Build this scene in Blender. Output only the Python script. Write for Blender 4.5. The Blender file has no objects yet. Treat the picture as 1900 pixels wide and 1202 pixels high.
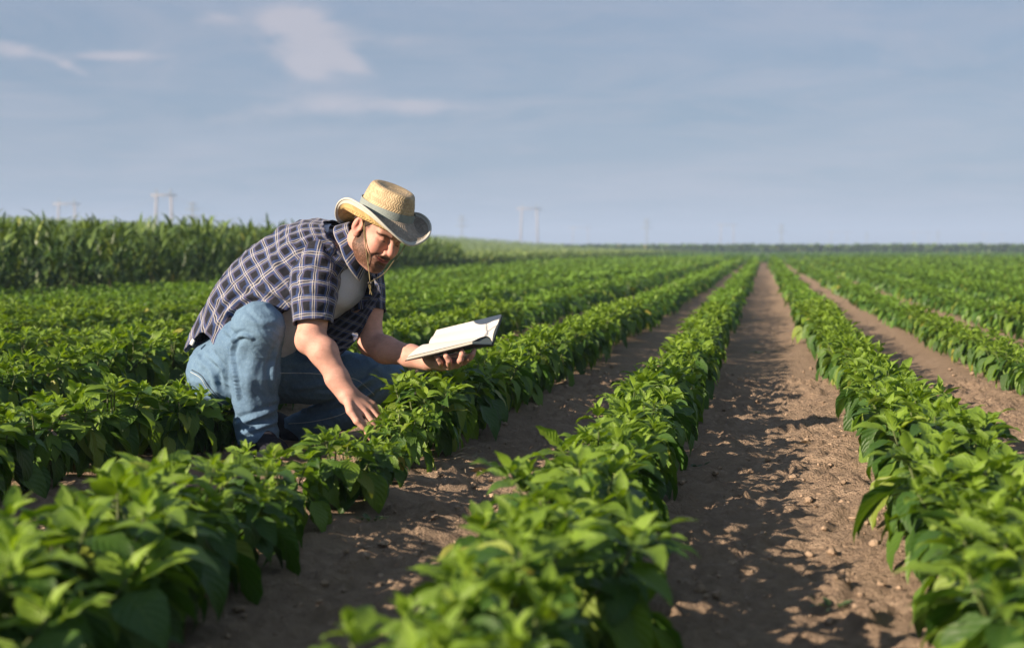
import bpy, math, random
import numpy as np
from mathutils import Matrix, Vector

random.seed(7)
RNG = np.random.default_rng(7)
sc = bpy.context.scene
COL = sc.collection

# ------------------------------------------------------------------ camera
CAM_H = 0.75
YAW, PITCH = math.radians(10.0), math.radians(3.02)
FPX = 50.0 / 36.0 * 1900.0
cam_data = bpy.data.cameras.new('camera')
cam = bpy.data.objects.new('camera', cam_data)
COL.objects.link(cam)
cam_data.lens = 50.0
cam_data.sensor_width = 36.0
cam_data.clip_start = 0.05
cam_data.clip_end = 9000.0
cam.location = (0, 0, CAM_H)
cam.rotation_euler = (math.pi / 2 - PITCH, 0, YAW)
cam_data.dof.use_dof = True
cam_data.dof.focus_distance = 5.1
cam_data.dof.aperture_fstop = 2.9
cam_data.dof.aperture_blades = 9
sc.camera = cam
CM = np.array((Matrix.Translation(cam.location) @ cam.rotation_euler.to_matrix().to_4x4()))
CR, CT = CM[:3, :3], CM[:3, 3]

# ------------------------------------------------------------------ light
SUN_AZ = math.radians(42.0)      # the light travels towards +X, turned this far to +Y
SUN_EL = math.radians(24.0)
world = bpy.data.worlds.new('World')
sc.world = world
world.use_nodes = True
wn, wl = world.node_tree.nodes, world.node_tree.links
wn.clear()
w_out = wn.new('ShaderNodeOutputWorld')
w_bg = wn.new('ShaderNodeBackground')
w_sky = wn.new('ShaderNodeTexSky')
w_sky.sky_type = 'NISHITA'
w_sky.sun_disc = False
w_sky.sun_elevation = SUN_EL
# the sun stands at (-cos, -sin): measured clockwise from +Y
w_sky.sun_rotation = math.atan2(-math.cos(SUN_AZ), -math.sin(SUN_AZ))
w_sky.altitude = 100
w_sky.air_density = 1.0
w_sky.dust_density = 1.0
w_sky.ozone_density = 3.0
w_bg.inputs['Strength'].default_value = 0.055
wl.new(w_bg.outputs[0], w_out.inputs[0])
sun_d = bpy.data.lights.new('sun', 'SUN')
sun_d.energy = 5.0
sun_d.angle = math.radians(0.6)
sun_d.color = (1.0, 0.815, 0.63)
sun_o = bpy.data.objects.new('sun', sun_d)
COL.objects.link(sun_o)
sdir = Vector((math.cos(SUN_AZ) * math.cos(SUN_EL), math.sin(SUN_AZ) * math.cos(SUN_EL), -math.sin(SUN_EL)))
sun_o.rotation_euler = sdir.to_track_quat('-Z', 'Y').to_euler()
sun_o.location = (-20, -15, 12)
sc.view_settings.view_transform = 'Standard'
sc.view_settings.look = 'None'
sc.view_settings.gamma = 1.0
sc.view_settings.use_curve_mapping = False
sc.view_settings.exposure = 1.2
sc.render.engine = 'CYCLES'
sc.cycles.use_denoising = True
sc.cycles.max_bounces = 8
sc.cycles.diffuse_bounces = 3
sc.cycles.transmission_bounces = 6
sc.cycles.volume_bounces = 0
sc.cycles.caustics_reflective = False
sc.cycles.caustics_refractive = False


def cpt(px, py, z):
    """camera-frame metres of the photo pixel (px, py) at depth z"""
    return np.array([(px - 950.0) * z / FPX, -(py - 601.0) * z / FPX, -z])


def to_world(c):
    c = np.asarray(c, dtype=np.float64)
    return c @ CR.T + CT


def W(px, py, z):
    return to_world(cpt(px, py, z))


def project(p):
    """world points -> photo pixels and depth"""
    q = (np.atleast_2d(p) - CT) @ CR
    z = -q[:, 2]
    zz = np.where(np.abs(z) < 1e-6, 1e-6, z)
    return 950 + q[:, 0] / zz * FPX, 601 - q[:, 1] / zz * FPX, z


# clouds and thin veil of the sky, fixed in the sky's own directions
def node(nt, t, **kw):
    n = nt.nodes.new(t)
    for k, v in kw.items():
        setattr(n, k, v)
    return n


def vmath(nt, op, a, b=None):
    n = nt.nodes.new('ShaderNodeVectorMath')
    n.operation = op
    for i, v in enumerate((a, b)):
        if v is None:
            continue
        if hasattr(v, 'is_linked'):
            nt.links.new(v, n.inputs[i])
        else:
            n.inputs[i].default_value = v
    return n


def fmath(nt, op, a, b=None, c=None, clamp=False):
    n = nt.nodes.new('ShaderNodeMath')
    n.operation = op
    n.use_clamp = clamp
    for i, v in enumerate((a, b, c)):
        if v is None:
            continue
        if hasattr(v, 'is_linked'):
            nt.links.new(v, n.inputs[i])
        else:
            n.inputs[i].default_value = v
    return n.outputs[0]


def ramp_node(nt, fac, stops, interp='LINEAR'):
    n = nt.nodes.new('ShaderNodeValToRGB')
    n.color_ramp.interpolation = interp
    e = n.color_ramp.elements
    while len(e) > 1:
        e.remove(e[-1])
    e[0].position, e[0].color = stops[0][0], tuple(stops[0][1]) + (1,) if len(stops[0][1]) == 3 else stops[0][1]
    for p, c in stops[1:]:
        x = e.new(p)
        x.color = tuple(c) + (1,) if len(c) == 3 else c
    nt.links.new(fac, n.inputs[0])
    return n.outputs[0]


def mixc(nt, fac, a, b, blend='MIX'):
    n = nt.nodes.new('ShaderNodeMix')
    n.data_type = 'RGBA'
    n.blend_type = blend
    n.clamp_factor = True
    for sock, v in ((n.inputs[0], fac), (n.inputs[6], a), (n.inputs[7], b)):
        if hasattr(v, 'is_linked'):
            nt.links.new(v, sock)
        elif isinstance(v, (tuple, list)):
            sock.default_value = tuple(v) + (1,) if len(v) == 3 else v
        else:
            sock.default_value = v
    return n.outputs[2]


def noise_tex(nt, vec, scale, detail=4, rough=0.55, dist=0.0, w=None):
    n = nt.nodes.new('ShaderNodeTexNoise')
    if w is not None:
        n.noise_dimensions = '4D'
        n.inputs['W'].default_value = w
    n.inputs['Scale'].default_value = scale
    n.inputs['Detail'].default_value = detail
    n.inputs['Roughness'].default_value = rough
    n.inputs['Distortion'].default_value = dist
    if vec is not None:
        nt.links.new(vec, n.inputs['Vector'])
    return n.outputs['Fac']


def build_sky():
    nt = world.node_tree
    tc = nt.nodes.new('ShaderNodeTexCoord')
    d = tc.outputs['Generated']
    sep = nt.nodes.new('ShaderNodeSeparateXYZ')
    nt.links.new(d, sep.inputs[0])
    # lie the clouds on a flat layer overhead: divide by the height of the view ray
    zc = fmath(nt, 'MAXIMUM', sep.outputs[2], 0.0)
    zc = fmath(nt, 'ADD', zc, 0.06)
    cx = fmath(nt, 'DIVIDE', sep.outputs[0], zc)
    cy = fmath(nt, 'DIVIDE', sep.outputs[1], zc)
    comb = nt.nodes.new('ShaderNodeCombineXYZ')
    nt.links.new(cx, comb.inputs[0])
    nt.links.new(cy, comb.inputs[1])
    layer = comb.outputs[0]
    broad = noise_tex(nt, layer, 0.42, 3, 0.5, 0.4, 3.1)
    wisps = noise_tex(nt, layer, 1.1, 7, 0.62, 1.2, 7.7)
    base = w_sky.outputs[0]
    # a thin even overcast that greys the blue
    veil = mixc(nt, 0.80, base, SKY_VEIL)
    bfac = ramp_node(nt, broad, [(0.3, (0, 0, 0)), (0.72, (1, 1, 1))])
    veil = mixc(nt, bfac, mixc(nt, 1.0, veil, SKY_DARK, 'MULTIPLY'), mixc(nt, 1.0, veil, SKY_PALE, 'MULTIPLY'))
    wfac = ramp_node(nt, wisps, [(0.42, (0, 0, 0)), (0.72, (1, 1, 1))])
    veil = mixc(nt, fmath(nt, 'MULTIPLY', wfac, 0.34), veil, SKY_CLOUD)
    # single clouds: (photo pixel of the centre, half width, half height, tilt in degrees, strength)
    total = None
    for (px, py, sx, sy, tilt, amt) in CLOUDS:
        c = np.array([(px - 950) / FPX, -(py - 601) / FPX, -1.0])
        c /= np.linalg.norm(c)
        right = np.array([math.cos(math.radians(tilt)), math.sin(math.radians(tilt)), 0])
        right -= c * (right @ c)
        right /= np.linalg.norm(right)
        up = np.cross(c, right)
        c, right, up = c @ CR.T, right @ CR.T, up @ CR.T
        dx = vmath(nt, 'DOT_PRODUCT', d, tuple(right)).outputs['Value']
        dy = vmath(nt, 'DOT_PRODUCT', d, tuple(up)).outputs['Value']
        dz = vmath(nt, 'DOT_PRODUCT', d, tuple(c)).outputs['Value']
        ax = fmath(nt, 'DIVIDE', dx, sx / FPX)
        ay = fmath(nt, 'DIVIDE', dy, sy / FPX)
        r2 = fmath(nt, 'ADD', fmath(nt, 'MULTIPLY', ax, ax), fmath(nt, 'MULTIPLY', ay, ay))
        g = fmath(nt, 'EXPONENT', fmath(nt, 'MULTIPLY', r2, -0.9))
        g = fmath(nt, 'MULTIPLY', g, fmath(nt, 'GREATER_THAN', dz, 0.0))
        g = fmath(nt, 'MULTIPLY', g, amt)
        total = g if total is None else fmath(nt, 'ADD', total, g)
    mp = nt.nodes.new('ShaderNodeMapping')
    mp.inputs['Scale'].default_value = (11, 11, 26)
    nt.links.new(d, mp.inputs[0])
    fine = noise_tex(nt, mp.outputs[0], 1.5, 7, 0.62, 0.5, 1.3)
    edge = fmath(nt, 'MULTIPLY_ADD', fmath(nt, 'SUBTRACT', fine, 0.5), 2.8, total)
    cl = fmath(nt, 'MULTIPLY', ramp_node(nt, edge, [(0.0, (0, 0, 0)), (1.25, (1, 1, 1))], 'EASE'),
               fmath(nt, 'MULTIPLY', total, 1.4, clamp=True))
    veil = mixc(nt, fmath(nt, 'MULTIPLY', cl, 0.74), veil, SKY_CLOUD)
    nt.links.new(veil, w_bg.inputs['Color'])


HAZE_DENSITY = 0.0009
SKY_VEIL = (1.99, 2.56, 3.57)
SKY_DARK = (0.72, 0.86, 0.90)
SKY_PALE = (1.22, 1.12, 1.08)
SKY_CLOUD = (4.5, 4.25, 4.7)
CLOUDS = [(575, 78, 88, 58, -14, 1.15), (545, 40, 55, 22, -8, 0.55), (640, 108, 50, 16, -28, 0.7), (570, 125, 30, 18, -25, 0.5),
          (215, 104, 85, 11, 0, 1.0), (130, 125, 38, 10, -22, 0.75), (10, 88, 50, 17, -6, 0.95), (730, 195, 170, 22, -3, 0.75), (500, 212, 170, 18, 3, 0.45),
          (400, 36, 55, 14, 0, 0.5), (740, 70, 60, 18, 0, 0.42), (1130, 45, 60, 25, 0, 0.25)]
build_sky()


# ------------------------------------------------------------------ helpers
def link(o, parent=None):
    COL.objects.link(o)
    if parent is not None:
        o.parent = parent
    return o


def tag(o, label=None, cat=None, group=None, kind=None):
    if label:
        o['label'] = label
    if cat:
        o['category'] = cat
    if group:
        o['group'] = group
    if kind:
        o['kind'] = kind
    return o


def empty(name, loc, label=None, cat=None, group=None):
    o = bpy.data.objects.new(name, None)
    o.empty_display_size = 0.05
    o.location = loc
    link(o)
    return tag(o, label, cat, group)


def mesh_np(name, V, F, mat=None, smooth=True, uv=None, attrs=None):
    """F: (n,3) or (n,4) int array, or a list of such arrays; uv per vertex"""
    Fs = F if isinstance(F, list) else [F]
    V = np.asarray(V, dtype=np.float32)
    me = bpy.data.meshes.new(name)
    me.vertices.add(len(V))
    me.vertices.foreach_set('co', V.ravel())
    loops = np.concatenate([np.asarray(f, dtype=np.int32).ravel() for f in Fs])
    tot = np.concatenate([np.full(len(f), f.shape[1], dtype=np.int32) for f in Fs])
    start = np.concatenate([[0], np.cumsum(tot)[:-1]]).astype(np.int32)
    me.loops.add(len(loops))
    me.loops.foreach_set('vertex_index', loops)
    me.polygons.add(len(tot))
    me.polygons.foreach_set('loop_start', start)
    me.polygons.foreach_set('loop_total', tot)
    if smooth:
        me.polygons.foreach_set('use_smooth', np.ones(len(tot), dtype=bool))
    if uv is not None:
        lay = me.uv_layers.new(name='UVMap')
        lay.data.foreach_set('uv', np.asarray(uv, dtype=np.float32)[loops].ravel())
    for k, v in (attrs or {}).items():
        v = np.asarray(v, dtype=np.float32)
        if v.ndim == 1:
            a = me.attributes.new(k, 'FLOAT', 'POINT')
            a.data.foreach_set('value', v)
        else:
            if v.shape[1] == 3:
                v = np.concatenate([v, np.ones((len(v), 1), np.float32)], 1)
            a = me.attributes.new(k, 'FLOAT_COLOR', 'POINT')
            a.data.foreach_set('color', v.ravel())
    me.update(calc_edges=True)
    me.validate()
    if mat is not None:
        me.materials.append(mat)
    return me


def obj(name, me, parent=None, loc=None):
    o = bpy.data.objects.new(name, me)
    if loc is not None:
        o.location = loc
    return link(o, parent)


class Bag:
    """collects grids, tubes and boxes for ONE mesh"""
    def __init__(self):
        self.V, self.F, self.U, self.n = [], [], [], 0

    def add(self, V, F, U=None):
        V = np.asarray(V, dtype=np.float64)
        Fs = F if isinstance(F, list) else [F]
        self.V.append(V)
        for f in Fs:
            self.F.append(np.asarray(f) + self.n)
        self.U.append(np.zeros((len(V), 2)) if U is None else np.asarray(U))
        self.n += len(V)

    def grid(self, P, U=None, close_u=False):
        """P: (m,n,3); close_u wraps the second axis"""
        m, n = P.shape[:2]
        idx = np.arange(m * n).reshape(m, n)
        if close_u:
            nx = np.roll(idx, -1, 1)
            f = np.stack([idx[:-1], nx[:-1], nx[1:], idx[1:]], -1).reshape(-1, 4)
        else:
            f = np.stack([idx[:-1, :-1], idx[:-1, 1:], idx[1:, 1:], idx[1:, :-1]], -1).reshape(-1, 4)
        self.add(P.reshape(-1, 3), f, None if U is None else U.reshape(-1, 2))

    def tube(self, pts, rad, n=8, cap=True):
        pts = np.asarray(pts, dtype=np.float64)
        rad = np.broadcast_to(np.asarray(rad, dtype=np.float64), (len(pts),))
        t = np.gradient(pts, axis=0)
        t /= np.linalg.norm(t, axis=1)[:, None] + 1e-12
        ref = np.array([0.31, 0.17, 0.93])
        P, U = [], []
        a = np.arange(n) / n * 2 * math.pi
        L = np.concatenate([[0], np.cumsum(np.linalg.norm(np.diff(pts, axis=0), axis=1))])
        for i in range(len(pts)):
            ref = ref - t[i] * (ref @ t[i])
            ref /= np.linalg.norm(ref) + 1e-12
            b = np.cross(t[i], ref)
            P.append(pts[i] + rad[i] * (np.cos(a)[:, None] * ref + np.sin(a)[:, None] * b))
            U.append(np.stack([a * rad[i], np.full(n, L[i])], 1))
        self.grid(np.array(P), np.array(U), True)
        if cap:
            k = self.n
            self.F.append(np.array([[k - n + i, k - n + (i + 1) % n, k - n + (i + 2) % n] for i in range(0, 0)]).reshape(0, 3).astype(int))
            for base, rev in ((k - len(pts) * n, True), (k - n, False)):
                c = np.mean(np.concatenate(self.V)[base:base + n], 0) if False else (pts[0] if rev else pts[-1])
                self.V.append(c[None])
                self.U.append(np.zeros((1, 2)))
                ci = self.n
                self.n += 1
                r = np.arange(n) + base
                nx = np.roll(r, -1)
                f = np.stack([np.full(n, ci), nx, r] if rev else [np.full(n, ci), r, nx], 1)
                self.F.append(f)

    def box(self, c, ax, ay, az):
        """c centre; ax, ay, az half-extent vectors"""
        c, ax, ay, az = map(np.asarray, (c, ax, ay, az))
        v = np.array([c + i * ax + j * ay + k * az for i in (-1, 1) for j in (-1, 1) for k in (-1, 1)])
        f = np.array([[0, 1, 3, 2], [4, 6, 7, 5], [0, 4, 5, 1], [2, 3, 7, 6], [0, 2, 6, 4], [1, 5, 7, 3]])
        self.add(v, f)

    def mesh(self, name, mat, smooth=True, shift=None):
        V = np.concatenate(self.V)
        if shift is not None:
            V = V - np.asarray(shift)
        q = [f for f in self.F if f.shape[1] == 4]
        t = [f for f in self.F if f.shape[1] == 3 and len(f)]
        Fs = ([np.concatenate(q)] if q else []) + ([np.concatenate(t)] if t else [])
        return mesh_np(name, V, Fs, mat, smooth, np.concatenate(self.U))


def vnoise(x, y, seed=0):
    """smooth value noise on arrays, 0..1"""
    xi, yi = np.floor(x).astype(np.int64), np.floor(y).astype(np.int64)
    fx, fy = x - xi, y - yi
    fx, fy = fx * fx * (3 - 2 * fx), fy * fy * (3 - 2 * fy)

    def h(a, b):
        n = (a * 374761393 + b * 668265263 + seed * 982451653) & 0xffffffff
        n = ((n ^ (n >> 13)) * 1274126177) & 0xffffffff
        n = n ^ (n >> 16)
        return (n & 0xffff) / 65535.0
    return (h(xi, yi) * (1 - fx) + h(xi + 1, yi) * fx) * (1 - fy) + (h(xi, yi + 1) * (1 - fx) + h(xi + 1, yi + 1) * fx) * fy


def fbm(x, y, seed=0, oct=4, gain=0.5):
    s, a, t = 0, 1.0, 0
    for k in range(oct):
        s = s + a * vnoise(x * 2 ** k, y * 2 ** k, seed + k * 17)
        t += a
        a *= gain
    return s / t


def vnoise3(p, seed=0):
    x, y, z = p[:, 0], p[:, 1], p[:, 2]
    zi = np.floor(z).astype(np.int64)
    fz = z - zi
    fz = fz * fz * (3 - 2 * fz)
    a = np.zeros(len(p))
    for k in (0, 1):
        w = fz if k else 1 - fz
        zz = zi + k
        a += w * vnoise(x + (zz * 37.17) % 91.3 * 3.1, y + (zz * 17.71) % 83.7 * 2.3, seed)
    return a


def material(name):
    m = bpy.data.materials.new(name)
    m.use_nodes = True
    nt = m.node_tree
    nt.nodes.clear()
    out = nt.nodes.new('ShaderNodeOutputMaterial')
    b = nt.nodes.new('ShaderNodeBsdfPrincipled')
    nt.links.new(b.outputs[0], out.inputs[0])
    return m, nt, b, out


def bump(nt, b, height, dist=0.01, strength=1.0):
    n = nt.nodes.new('ShaderNodeBump')
    n.inputs['Distance'].default_value = dist
    n.inputs['Strength'].default_value = strength
    nt.links.new(height, n.inputs['Height'])
    nt.links.new(n.outputs[0], b.inputs['Normal'])
    return n


def simple_mat(name, color, rough=0.7, spec=0.3, vary=0.0, vscale=40, bump_d=0.0, bscale=200, metallic=0.0, sheen=0.0):
    m, nt, b, out = material(name)
    b.inputs['Roughness'].default_value = rough
    b.inputs['Specular IOR Level'].default_value = spec
    b.inputs['Metallic'].default_value = metallic
    if sheen:
        b.inputs['Sheen Weight'].default_value = sheen
    tc = nt.nodes.new('ShaderNodeTexCoord')
    if vary:
        f = noise_tex(nt, tc.outputs['Object'], vscale, 4)
        lo = tuple(c * (1 - vary) for c in color)
        hi = tuple(min(1, c * (1 + vary)) for c in color)
        nt.links.new(ramp_node(nt, f, [(0.3, lo), (0.7, hi)]), b.inputs['Base Color'])
    else:
        b.inputs['Base Color'].default_value = tuple(color) + (1,)
    if bump_d:
        bump(nt, b, noise_tex(nt, tc.outputs['Object'], bscale, 3), bump_d)
    return m


# ------------------------------------------------------------------ materials of the field
def leaf_material(name, old, young, trans=0.32, far=False):
    m, nt, b, out = material(name)
    oi = nt.nodes.new('ShaderNodeObjectInfo')
    at = nt.nodes.new('ShaderNodeAttribute')
    at.attribute_name = 'tint'
    ag = nt.nodes.new('ShaderNodeAttribute')
    ag.attribute_name = 'age'
    r = fmath(nt, 'FRACT', fmath(nt, 'ADD', oi.outputs['Random'], at.outputs['Fac']))
    mid = tuple(0.5 * (a + c) for a, c in zip(old, young))
    dark = tuple(a * 0.75 for a in old)
    mature = ramp_node(nt, r, [(0.0, dark), (0.45, old), (0.8, mid), (0.93, tuple(0.35 * a + 0.65 * c for a, c in zip(old, young))), (0.985, (0.20, 0.25, 0.04)), (1.0, (0.34, 0.30, 0.06))])
    col = mixc(nt, ag.outputs['Fac'], mature, young)
    uv = nt.nodes.new('ShaderNodeUVMap')
    sp = nt.nodes.new('ShaderNodeSeparateXYZ')
    nt.links.new(uv.outputs[0], sp.inputs[0])
    u = fmath(nt, 'ABSOLUTE', fmath(nt, 'SUBTRACT', sp.outputs[0], 0.5))
    if not far:
        # midrib and side veins
        mid_rib = ramp_node(nt, u, [(0.0, (1, 1, 1)), (0.035, (0, 0, 0))])
        ang = fmath(nt, 'SUBTRACT', fmath(nt, 'MULTIPLY', sp.outputs[1], 7.0), fmath(nt, 'MULTIPLY', u, 5.0))
        saw = fmath(nt, 'ABSOLUTE', fmath(nt, 'SUBTRACT', fmath(nt, 'FRACT', ang), 0.5))
        vein = ramp_node(nt, saw, [(0.0, (1, 1, 1)), (0.09, (0, 0, 0))])
        veins = fmath(nt, 'MAXIMUM', mid_rib, fmath(nt, 'MULTIPLY', vein, 0.6))
        pale = mixc(nt, 0.5, col, (0.30, 0.40, 0.10))
        col = mixc(nt, fmath(nt, 'MULTIPLY', veins, 0.22), col, pale)
        tc = nt.nodes.new('ShaderNodeTexCoord')
        blot = noise_tex(nt, tc.outputs['UV'], 9, 4)
        col = mixc(nt, ramp_node(nt, blot, [(0.55, (0, 0, 0)), (0.8, (0.35, 0.35, 0.35))]), col, mid)
        h = fmath(nt, 'MULTIPLY_ADD', saw, 1.0, fmath(nt, 'MULTIPLY', u, 0.8))
        h = fmath(nt, 'MULTIPLY_ADD', blot, 0.5, h)
        bump(nt, b, h, 0.008, 0.4)
    nt.links.new(col, b.inputs['Base Color'])
    b.inputs['Roughness'].default_value = 0.47
    b.inputs['Specular IOR Level'].default_value = 0.38
    tr = nt.nodes.new('ShaderNodeBsdfTranslucent')
    nt.links.new(mixc(nt, 1.0, col, (1.5, 1.5, 0.35), 'MULTIPLY'), tr.inputs['Color'])
    ms = nt.nodes.new('ShaderNodeMixShader')
    ms.inputs[0].default_value = trans
    nt.links.new(b.outputs[0], ms.inputs[1])
    nt.links.new(tr.outputs[0], ms.inputs[2])
    nt.links.new(ms.outputs[0], out.inputs[0])
    return m


LEAF_OLD, LEAF_YOUNG = (0.046, 0.114, 0.018), (0.195, 0.310, 0.031)
M_leaf = leaf_material('pepper_leaf', LEAF_OLD, LEAF_YOUNG)
M_low = leaf_material('low_crop_leaf', (0.13, 0.20, 0.055), (0.26, 0.33, 0.11), 0.25, True)
M_leaf_far = leaf_material('pepper_leaf_far', (0.050, 0.125, 0.020), (0.150, 0.270, 0.030), 0.3, True)
M_corn = leaf_material('corn_leaf', (0.040, 0.094, 0.021), (0.175, 0.255, 0.060), 0.18, True)
M_stem = simple_mat('pepper_stem', (0.075, 0.10, 0.03), 0.6, vary=0.3)


def soil_material(name, fine=True):
    m, nt, b, out = material(name)
    tc = nt.nodes.new('ShaderNodeTexCoord')
    p = tc.outputs['Object']
    big = noise_tex(nt, p, 1.6, 5, 0.6)
    mid = noise_tex(nt, p, 22, 6, 0.65, 0.3)
    small = noise_tex(nt, p, 120, 5, 0.6)
    col = ramp_node(nt, mid, [(0.28, (0.230, 0.168, 0.118)), (0.5, (0.335, 0.246, 0.172)), (0.75, (0.46, 0.345, 0.245))])
    col = mixc(nt, ramp_node(nt, big, [(0.35, (0, 0, 0)), (0.7, (0.5, 0.5, 0.5))]), col, (0.29, 0.216, 0.154))
    col = mixc(nt, ramp_node(nt, small, [(0.62, (0, 0, 0)), (0.75, (0.35, 0.35, 0.35))]), col, (0.52, 0.40, 0.29))
    nt.links.new(col, b.inputs['Base Color'])
    b.inputs['Roughness'].default_value = 0.95
    b.inputs['Specular IOR Level'].default_value = 0.1
    if fine:
        h = fmath(nt, 'ADD', fmath(nt, 'MULTIPLY', mid, 0.7), fmath(nt, 'MULTIPLY', small, 0.35))
        bump(nt, b, h, 0.07, 1.0)
    return m


M_soil = soil_material('soil')

# ------------------------------------------------------------------ rows
ROWS_X = [-0.39, 0.47, 1.33, 2.20, -1.18, -2.22, -3.10]
for k in range(1, 60):
    ROWS_X.append(2.20 + 0.88 * k)
for k in range(1, 7):
    ROWS_X.append(-3.10 - 0.88 * k)
ROWS_X = np.array(sorted(ROWS_X))
FIELD_END = 78.0


def row_dist(x):
    i = np.clip(np.searchsorted(ROWS_X, x), 1, len(ROWS_X) - 1)
    return np.minimum(np.abs(x - ROWS_X[i - 1]), np.abs(x - ROWS_X[i]))


def ground_z(x, y, detail=True):
    d = row_dist(x)
    z = 0.035 * np.exp(-(d / 0.2) ** 2) - 0.012
    z = z + (fbm(x * 1.7, y * 0.8, 3, 3) - 0.5) * 0.022
    if detail:
        c = fbm(x * 9, y * 9, 11, 4)
        clod = np.clip(vnoise(x * 24, y * 24, 21) - 0.45, 0, 1) * np.clip(c * 2 - 0.5, 0.1, 1)
        clod2 = np.clip(vnoise(x * 47, y * 47, 22) - 0.42, 0, 1)
        side = 0.55 + 0.75 * np.exp(-((d - 0.25) / 0.14) ** 2)
        lug = np.exp(-((np.abs(x - 0.04) - 0.10) / 0.11) ** 2) * (fbm(x * 3, y * 2.2, 41, 2) > 0.42)
        z = z + 0.006 * np.sin(y * 42 + np.abs(x - 0.04) * 30 + 3 * fbm(x * 4, y * 4, 43, 2)) * lug
        z = z + (c - 0.5) * 0.022 * side + clod * 0.060 * side + clod2 * 0.026 * side
    return z


def sheet(name, xs, ys, mat, zoff=0.0, detail=True, fz=None):
    X, Y = np.meshgrid(xs, ys, indexing='ij')
    Z = (fz(X, Y) if fz else ground_z(X.ravel(), Y.ravel(), detail).reshape(X.shape)) + zoff
    b = Bag()
    P = np.stack([X, Y, Z], -1)
    b.grid(P.transpose(1, 0, 2))
    return b.mesh(name, mat)


g_far = obj('ground', sheet('ground', np.array([-2900, -600, -150, -60, -20, 20, 60, 150, 600, 2900.0]),
            np.array([-300, -50, 0, 20, 80, 200, 600, 1500, 3050.0]), None, -0.09, fz=lambda X, Y: X * 0), None)
tag(g_far, kind='structure')
near_soil = obj('soil', sheet('soil', np.arange(-4.6, 3.4, 0.017), np.arange(1.3, 8.2, 0.019), M_soil))
tag(near_soil, kind='structure')
mid_soil = obj('field_soil', sheet('field_soil', np.arange(-22.0, 46.0, 0.11), np.concatenate([np.arange(-3, 24, 0.16), np.arange(24, 80.5, 0.5)]), M_soil, -0.028, False))
tag(mid_soil, kind='structure')


def field_material(name, c1, c2, c3, s1=(1.2, 0.05, 1)):
    m, nt, b, out = material(name)
    tc = nt.nodes.new('ShaderNodeTexCoord')
    mp = nt.nodes.new('ShaderNodeMapping')
    mp.inputs['Scale'].default_value = s1
    nt.links.new(tc.outputs['Object'], mp.inputs[0])
    f = noise_tex(nt, mp.outputs[0], 1.0, 5, 0.6)
    f2 = noise_tex(nt, tc.outputs['Object'], 0.02, 3, 0.5)
    col = ramp_node(nt, f, [(0.3, c1), (0.6, c2)])
    col = mixc(nt, ramp_node(nt, f2, [(0.4, (0, 0, 0)), (0.7, (0.6, 0.6, 0.6))]), col, c3)
    nt.links.new(col, b.inputs['Base Color'])
    b.inputs['Roughness'].default_value = 0.9
    b.inputs['Specular IOR Level'].default_value = 0.1
    return m


g_far.data.materials.append(field_material('far_field_ground', (0.06, 0.11, 0.03), (0.10, 0.16, 0.045), (0.14, 0.15, 0.07), (0.2, 0.02, 1)))

# ------------------------------------------------------------------ pepper leaves
def leaf_grid(nl, nw, droop, fold, wave, width, seed, petiole=0.16, tipcurl=0.0):
    """unit-length blade along +Y from the origin, upper face +Z; returns V, F, UV"""
    rg = np.random.default_rng(seed)
    ph = rg.uniform(0, 6.28, 3)
    b = Bag()
    t = np.linspace(0, 1, nl)
    s = np.linspace(-1, 1, nw)
    # outline of an ovate leaf with a drawn-out tip
    w = np.sin(np.pi * np.clip(t, 0, 1) ** 0.74) ** 0.86 * (1 - 0.34 * t ** 2.4)
    w = np.maximum(w, 0.0) * width
    w[0], w[-1] = 0.012, 0.004
    ang = -droop * t ** 1.3 - tipcurl * np.clip(t - 0.65, 0, 1) * 2
    dl = 1.0 / (nl - 1)
    y = np.concatenate([[0], np.cumsum(np.cos(ang[:-1]) * dl)]) + petiole
    z = np.concatenate([[0], np.cumsum(np.sin(ang[:-1]) * dl)])
    P = np.zeros((nl, nw, 3))
    U = np.zeros((nl, nw, 2))
    for i in range(nl):
        x = s * w[i]
        lift = np.abs(s) ** 1.25 * w[i] * math.tan(fold)
        quilt = wave * w[i] * np.sin(t[i] * 15 + ph[0] + 0.9 * np.sign(s)) * np.abs(s) ** 1.5
        P[i, :, 0] = x * math.cos(fold * 0.6)
        P[i, :, 1] = y[i] + (lift + quilt) * math.sin(-ang[i]) - 0.05 * np.abs(s) * w[i]
        P[i, :, 2] = z[i] + (lift + quilt) * math.cos(ang[i])
        P[i, :, 0] += 0.05 * math.sin(ph[1]) * t[i] ** 2
        U[i, :, 0] = 0.5 + 0.5 * s
        U[i, :, 1] = t[i]
    b.grid(P, U)
    # petiole
    k = np.array([[0, -0.012, 0.004], [0, petiole * 0.5, -0.02], [0, petiole, 0.0]])
    q = np.zeros((3, 2, 3))
    for i in range(3):
        q[i, 0] = k[i] + [-0.011, 0, 0]
        q[i, 1] = k[i] + [0.011, 0, 0]
    b.grid(q, np.full((3, 2, 2), 0.5))
    V = np.concatenate(b.V)
    return V, np.concatenate(b.F), np.concatenate(b.U)


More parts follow.
